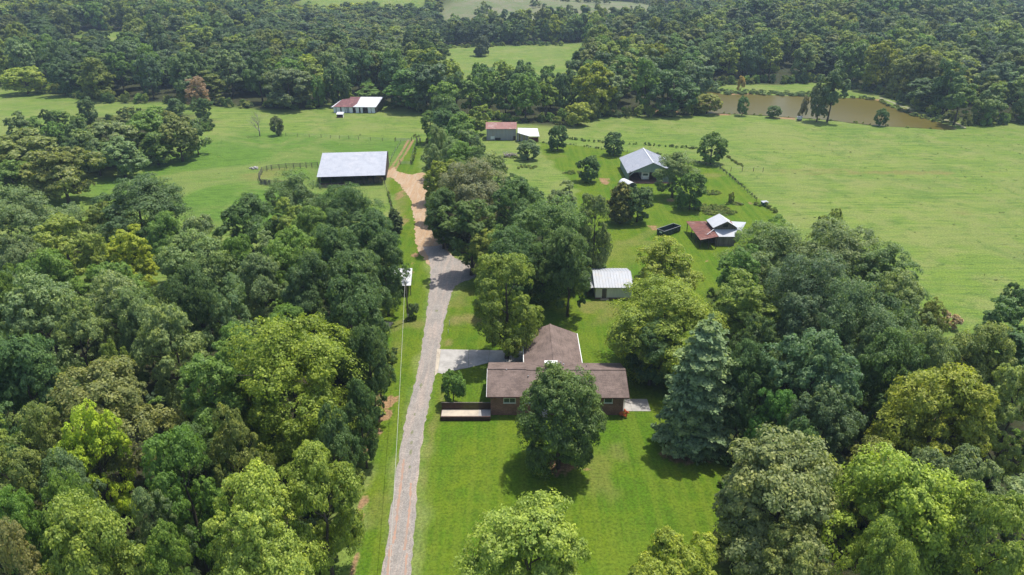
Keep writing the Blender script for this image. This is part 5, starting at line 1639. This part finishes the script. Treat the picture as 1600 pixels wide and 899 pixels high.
rbb(MB().box(51.7, 56.5, 161.3, 161.4, 0, 2.5), 'lean_to_wall', M['old_wood'])
for x, y, h in ((47.4, 159.6, 2.3), (49.5, 159.6, 2.75), (51.4, 159.5, 3.1), (47.25, 163.5, 2.4), (47.1, 167.5, 2.45), (46.9, 171.6, 2.5), (51.2, 170.0, 3.1)):
    rbb(MB().box(x - 0.08, x + 0.08, y - 0.08, y + 0.08, 0, h), 'post', M['dark_wood'])
rbb(MB().beam((49.3, 161.4, 3.05), (51.5, 163.05, 3.95), 0.16, 0.05), 'loose_flashing', M['tin_bright'])
rbb(MB().box(55.2, 56.3, 163.9, 165.9, 5.02, 5.06), 'rust_patch', M['rust']).rotation_euler = (0, 0, 0)

# --- white-roofed open shed under the trees by the pole
wsd = thing('open_shed', 'low open shed with a white roof half under the dark trees by the utility pole', 'shed', (-24.2, 136.4, 0))
def wsb(mb, n, mat, par=wsd):
    mb.v = [(x + 24.2, y - 136.4, z) for x, y, z in mb.v]
    return mb.build(n, mat, par)
rf4 = [(-27.2, 132.3, 2.6), (-21.75, 132.5, 2.6), (-22.45, 140.5, 3.1), (-27.9, 140.3, 3.1)]
ro_ = wsb(MB().slab(rf4, 0.07), 'roof', M['tin_bright'])
for x, y in ((-27.0, 132.7), (-24.4, 132.8), (-22.0, 132.9), (-22.5, 136.5), (-22.7, 140.1), (-27.6, 140.0)):
    wsb(MB().box(x - 0.07, x + 0.07, y - 0.07, y + 0.07, 0, 2.6), 'post', M['old_wood'])
wsb(MB().box(-27.6, -22.8, 139.9, 140.0, 0, 2.8), 'back_wall', M['dark_wood'])
wsb(MB().box(-27.4, -27.3, 132.8, 139.8, 0, 2.6), 'side_wall', M['dark_wood'])

# --- roll-off dumpster
dp = thing('dumpster', 'dark green open-topped roll-off dumpster on the grass by the barn', 'dumpster', (41.65, 170.1, 0), math.atan2(4.2, 5.3))
Lh, Wh, Hh = 3.35, 1.22, 1.65
MB().box(-Lh, Lh, -Wh, Wh, 0.18, 0.28).build('floor', M['dump'], dp)
MB().box(-Lh, Lh, -Wh, -Wh + 0.06, 0.28, Hh).build('side_wall', M['dump'], dp)
MB().box(-Lh, Lh, Wh - 0.06, Wh, 0.28, Hh).build('side_wall', M['dump'], dp)
MB().box(-Lh, -Lh + 0.06, -Wh + 0.063, Wh - 0.063, 0.28, Hh).build('end_door', M['dump'], dp)
MB().box(Lh - 0.06, Lh, -Wh + 0.063, Wh - 0.063, 0.28, Hh).build('front_wall', M['dump'], dp)
rm = MB().box(-0.05, 0.05, -0.06, 0, 0.25, Hh - 0.1).mesh('side_rib', M['dump'])
for s in (-1, 1):
    for k in range(11):
        o = put(bpy.data.objects.new('side_rib', rm), dp, (-Lh + 0.3 + k * 0.62, s * (Wh + (0.0 if s < 0 else 0.06)), 0))
t_ = MB()
t_.box(-Lh - 0.05, Lh + 0.05, -Wh - 0.07, -Wh + 0.05, Hh + 0.003, Hh + 0.10); t_.box(-Lh - 0.05, Lh + 0.05, Wh - 0.05, Wh + 0.07, Hh + 0.003, Hh + 0.10)
t_.box(-Lh - 0.05, -Lh + 0.07, -Wh + 0.053, Wh - 0.053, Hh + 0.003, Hh + 0.10); t_.box(Lh - 0.07, Lh + 0.05, -Wh + 0.053, Wh - 0.053, Hh + 0.003, Hh + 0.10)
t_.build('top_rail', M['steel'], dp)
MB().box(-Lh - 0.012, -Lh - 0.003, -0.55, 0.35, 0.95, 1.35).build('plate', M['white'], dp)
for s in (-0.5, 0.5):
    MB().box(-Lh, Lh, s - 0.06, s + 0.06, 0.0, 0.177).build('skid', M['black'], dp)

# --- utility pole, its cable and the next pole behind the viewpoint
def pole(x, y, label):
    p = thing('utility_pole', label, 'utility pole', (x, y, 0), 0, 'utility poles carrying the cable along the drive')
    MB().tube([(0, 0, -0.3), (0, 0, 9.6)], [0.17, 0.11], 9).build('shaft', M['creosote'], p, None, True)
    MB().tube([(0.0, -0.30, 8.35), (0.0, -0.30, 8.4), (0, -0.30, 9.15), (0, -0.30, 9.2)], [0.18, 0.24, 0.24, 0.18], 12).build('transformer', M['steel'], p)
    MB().box(-0.06, 0.06, -0.14, 0.1, 8.5, 8.6).build('bracket', M['steel'], p)
    MB().tube([(0, 0, 9.6), (0, 0, 9.75)], [0.05, 0.07], 7).build('insulator', M['white'], p)
    MB().box(-0.17, 0.17, -0.30, -0.15, 1.2, 1.75).build('meter_box', M['steel'], p)
    MB().tube([(-0.02, -0.17, 0.1), (-0.02, -0.15, 8.3)], [0.03, 0.03], 5).build('conduit', M['steel'], p)
    return p
pole(-20.9, 121.2, 'dark wooden utility pole with a transformer beside the lawn bush and white-roofed shed')
pole(-11.6, 42, 'next utility pole down the cable, past the bottom edge of the photo')
def cable(a, b, sag, name, label):
    a, b = Vector(a), Vector(b)
    pts_ = [a.lerp(b, k / 24) - Vector((0, 0, sag * 4 * (k / 24) * (1 - k / 24))) for k in range(25)]
    o = MB().tube(pts_, [0.03] * 25, 5).build(name, M['wire'])
    tag(o, label, 'cable')
cable((-20.9, 121.2, 9.7), (-11.6, 42, 9.7), 0.9, 'power_cable', 'thin pale overhead cable running from the utility pole along the gravel drive')
bx = MB(); bx.box(-0.9, 0.9, -1.1, 1.1, 0, 0.16)
x, y, _ = G(604.5, 508)
cc_ = tag(put(bpy.data.objects.new('concrete_slab', bx.mesh('concrete_slab', M['concrete_warm'])), None, (x, y, 0)), 'pale flat slab lying on the grass at the edge of the dark wood', 'slab')
cc_.rotation_euler = (0, 0, -0.25)

# --- green cabinet by the fence corner, white pump box by the pond
x, y, _ = G(1194, 321)
cb = thing('utility_cabinet', 'squat teal green cabinet with a pale lid at the yard fence corner', 'cabinet', (x, y, 0), 0.2)
MB().box(-0.85, 0.85, -0.6, 0.6, 0, 1.0).build('body', M['cabinet'], cb)
MB().slab([(-0.95, -0.7, 1.12), (0.95, -0.7, 1.12), (0.95, 0.7, 1.22), (-0.95, 0.7, 1.22)], 0.1).build('lid', M['tin'], cb)
MB().box(0.05, 0.09, -0.625, -0.603, 0.15, 0.95).build('door_seam', M['black'], cb)
x, y, _ = G(1249, 188)
pbx = thing('pump_box', 'small white box with a dark base on the near pond bank', 'pump house', (x, y, 0), 0.1)
MB().box(-0.9, 0.9, -0.7, 0.7, 0.5, 1.5).build('cabin', M['white'], pbx)
MB().slab([(-1.05, -0.85, 1.55), (1.05, -0.85, 1.55), (1.05, 0.85, 1.75), (-1.05, 0.85, 1.75)], 0.07).build('roof', M['tin_bright'], pbx)
MB().box(-0.85, 0.85, -0.65, 0.65, 0, 0.497).build('base', M['dark_wood'], pbx)

# --- brush pile, marker stakes
x, y, _ = G(795, 245)
bp = thing('brush_pile', 'heap of grey cut branches in the weeds behind the grove', 'brush pile', (x, y, 0))
rb_ = random.Random(12)
sm_ = [MB().tube([(-1.6, 0, 0), (-0.4, 0.08, 0.06), (0.8, -0.05, 0.1), (1.7, 0.12, 0.2)], [0.09, 0.08, 0.06, 0.03], 5).mesh('branch', M['pale_bark']) for _ in range(2)]
for k in range(34):
    o = put(bpy.data.objects.new('branch', sm_[k % 2]), bp, (rb_.gauss(0, 1.1), rb_.gauss(0, 0.9), max(0.1, 1.1 - 0.0 - abs(rb_.gauss(0, 0.6)))))
    o.rotation_euler = (rb_.uniform(-0.3, 0.3), rb_.uniform(-0.35, 0.35), rb_.uniform(0, 6.28))
for u, v, h, lab in ((702.5, 509, 1.15, 'taller slim white stake on the lawn between gravel drive and yellow-green tree'), (700.5, 520, 0.7, 'shorter white stake on the lawn just nearer than the taller one')):
    x, y, _ = G(u, v)
    st_ = MB(); st_.box(-0.045, 0.045, -0.045, 0.045, -0.1, h); st_.prism([(-0.045, -0.045, h + 0.002), (0.045, -0.045, h + 0.002), (0, -0.045, h + 0.08)], (0, 0.09, 0))
    o = put(bpy.data.objects.new('marker_stake', st_.mesh('marker_stake', M['white'])), None, (x, y, 0))
    tag(o, lab, 'stake', 'marker stakes on the lawn')

# --- fences: every post and every wire or board a part
PM = {}


def fence(name, label, line, step, h, wires, thick=0.08, rails=0, mat='post', skip=0.0, boards=None, wob=0.05):
    x0, y0 = line[0]
    f = thing(name, label, 'fence', (x0, y0, 0))
    key = (h, thick, mat)
    if key not in PM:
        PM[key] = MB().tube([(0, 0, -0.2), (0, 0, h * 0.6), (0, 0, h)], [thick, thick * 0.95, thick * 0.85], 6).mesh('post', M[mat])
    r = random.Random(len(label))
    pts_ = []
    for (xa, ya), (xb, yb) in zip(line[:-1], line[1:]):
        n_ = max(1, round(math.hypot(xb - xa, yb - ya) / step))
        for k in range(n_):
            pts_.append((xa + (xb - xa) * k / n_, ya + (yb - ya) * k / n_))
    pts_.append(line[-1])
    for x, y in pts_:
        if r.random() < skip: continue
        p = put(bpy.data.objects.new('post', PM[key]), f, (x - x0 + r.uniform(-wob, wob), y - y0 + r.uniform(-wob, wob), 0))
        p.rotation_euler = (r.gauss(0, 0.03), r.gauss(0, 0.03), r.uniform(0, 6))
        p.scale = (1, 1, r.uniform(0.9, 1.1))
    for k in range(wires):
        z = h * (0.35 + 0.55 * k / max(1, wires - 1))
        MB().tube([(x - x0, y - y0, z) for x, y in pts_], [0.008] * len(pts_), 4).build('wire', M['steel'], f)
    for k in range(rails):
        z = h * (0.3 + 0.62 * k / max(1, rails - 1))
        for (xa, ya), (xb, yb) in zip(pts_[:-1], pts_[1:]):
            MB().beam((xa - x0, ya - y0, z), (xb - x0, yb - y0, z + r.uniform(-0.06, 0.06)), 0.04, 0.13).build('rail', M[mat], f)
    if boards:
        for i, j in boards:
            (xa, ya), (xb, yb) = pts_[int(i * len(pts_))], pts_[min(len(pts_) - 1, int(j * len(pts_)))]
            n_ = int(math.hypot(xb - xa, yb - ya) / 0.3)
            bm1 = MB().box(-0.12, 0.12, -0.02, 0.02, 0.1, h * 0.95).mesh('board', M['old_wood'])
            for q in range(n_):
                t = (q + 0.5) / n_
                o = put(bpy.data.objects.new('board', bm1), f, (xa + (xb - xa) * t - x0, ya + (yb - ya) * t - y0 - 0.12, 0))
                o.rotation_euler = (r.gauss(0, 0.03), r.gauss(0, 0.05), math.atan2(yb - ya, xb - xa))
                o.scale = (1, 1, r.uniform(0.82, 1.1))
    return f


fence('pasture_fence', 'long post and wire fence between the two pastures behind the open pole barn', GP([(447, 213), (502, 215.5), (560, 218.5), (617, 222)]), 4.6, 1.5, 4)
fence('lane_fence', 'wire fence with close posts along the lane beside the open pole barn', GP([(626, 224), (616, 240), (608, 258), (603, 270)]), 3.6, 1.4, 4)
fence('lane_fence', 'wire fence on the grove side of the lane, half sunk in weeds', GP([(651, 223), (646, 238), (641, 256)]), 4.0, 1.35, 4)
fence('corral_fence', 'old board and post corral fence looping out from the open pole barn', GP([(497, 262), (470, 263), (448, 264), (425, 266), (410, 270), (404.5, 280), (408, 288), (430, 291), (452, 292), (474, 293)]), 2.2, 1.9, 0, 0.12, 4, 'old_wood', 0.0, ((0.66, 0.78), (0.88, 0.97)), 0.1)
fence('track_fence', 'short wire fence on the grass between the open pole barn and the clay track', GP([(602, 292), (607, 305), (610, 320), (613, 338)]), 3.6, 1.3, 3)
fence('yard_fence', 'post and wire yard fence sunk in weeds, running down to the cabinet', GP([(1125, 265), (1140, 277), (1153, 289), (1168, 302), (1182, 315)]), 3.4, 1.35, 3)
fence('yard_fence', 'weedy wire fence behind the green metal shed, along the big pasture', GP([(842, 224), (900, 229), (960, 238), (1000, 241), (1062, 249), (1125, 265)]), 5.0, 1.35, 3)
fence('pasture_fence', 'few leaning posts of a broken fence out in the big pasture', GP([(1142, 268), (1177, 268), (1192, 269)]), 3.2, 1.5, 2, 0.1)
# gates
def gate(u, v, wd, rz, label, bars=5):
    x, y, _ = G(u, v)
    g = thing('farm_gate', label, 'gate', (x, y, 0), rz)
    for k in range(bars):
        MB().tube([(0, 0, 0.3 + 0.22 * k), (wd, 0, 0.3 + 0.22 * k)], [0.03, 0.03], 5).build('bar', M['steel'], g)
    for xx in (0, wd / 2, wd):
        MB().tube([(xx, 0, 0.25), (xx, 0, 1.3)], [0.035, 0.035], 5).build('upright', M['steel'], g)
    for xx in (-0.2, wd + 0.2):
        MB().tube([(xx, 0, 0), (xx, 0, 1.7)], [0.12, 0.11], 7).build('gate_post', M['post'], g)
    return g
gate(619, 221, 6.0, 0.05, 'grey tubular gate at the far end of the fenced lane')
gate(626, 257.5, 3.6, -0.1, 'low grey gate in the grass at the near end of the lane')
x, y, _ = G(654, 222)
chute = thing('cattle_chute', 'small grey cattle chute at the corner of the lane and grove', 'chute', (x, y, 0), 0.3)
for s in (-0.5, 0.5):
    for k in range(4):
        MB().box(s - 0.03, s + 0.03, -1.4, 1.4, 0.3 + 0.35 * k, 0.48 + 0.35 * k).build('board', M['old_wood'], chute)
    for yy in (-1.35, 1.35):
        MB().box(s - 0.08 + (0.12 if s > 0 else -0.12), s + 0.08 + (0.12 if s > 0 else -0.12), yy - 0.08, yy + 0.08, 0, 1.9).build('post', M['post'], chute)
x, y, _ = G(397, 264)
tr_ = thing('stone_heap', 'low heap of pale stones in the pasture at the corral tip', 'stone heap', (x, y, 0))
for k in range(14):
    a, q = rb_.uniform(0, 6.28), rb_.uniform(0, 1.1)
    s = rb_.uniform(0.25, 0.55)
    vs = [(s * rb_.uniform(0.7, 1.2) * math.cos(t) * math.cos(p), s * rb_.uniform(0.7, 1.2) * math.sin(t) * math.cos(p), s * 0.8 * math.sin(p)) for p in (-0.9, 0.1, 0.95) for t in [PI / 3 * i for i in range(6)]]
    fs_ = [(i + 6 * j, (i + 1) % 6 + 6 * j, (i + 1) % 6 + 6 * (j + 1), i + 6 * (j + 1)) for j in range(2) for i in range(6)] + [tuple(range(12, 18)), tuple(range(5, -1, -1))]
    MB().add(vs, fs_).build('stone', M['concrete'], tr_, (q * 1.5 * math.cos(a), q * math.sin(a), 0.2 + 0.35 * (1.1 - q)))

# ------------------------------------------------------------------ air
hz = MB().box(-7000, 7000, -1200, 9500, -3, 125).build('haze', None or M['white'])
hz.data.materials.clear()
hm = bpy.data.materials.new('pale air')
t, N, L = nodes_of(hm)
pv = N('ShaderNodeVolumePrincipled')
pv.inputs['Color'].default_value = (0.62, 0.80, 1.0, 1)
pv.inputs['Density'].default_value = 0.00016
pv.inputs['Anisotropy'].default_value = 0.2
ou = N('ShaderNodeOutputMaterial')
L(pv.outputs[0], ou.inputs['Volume'])
hz.data.materials.append(hm)
hz['kind'] = 'stuff'
hm.cycles.homogeneous_volume = True
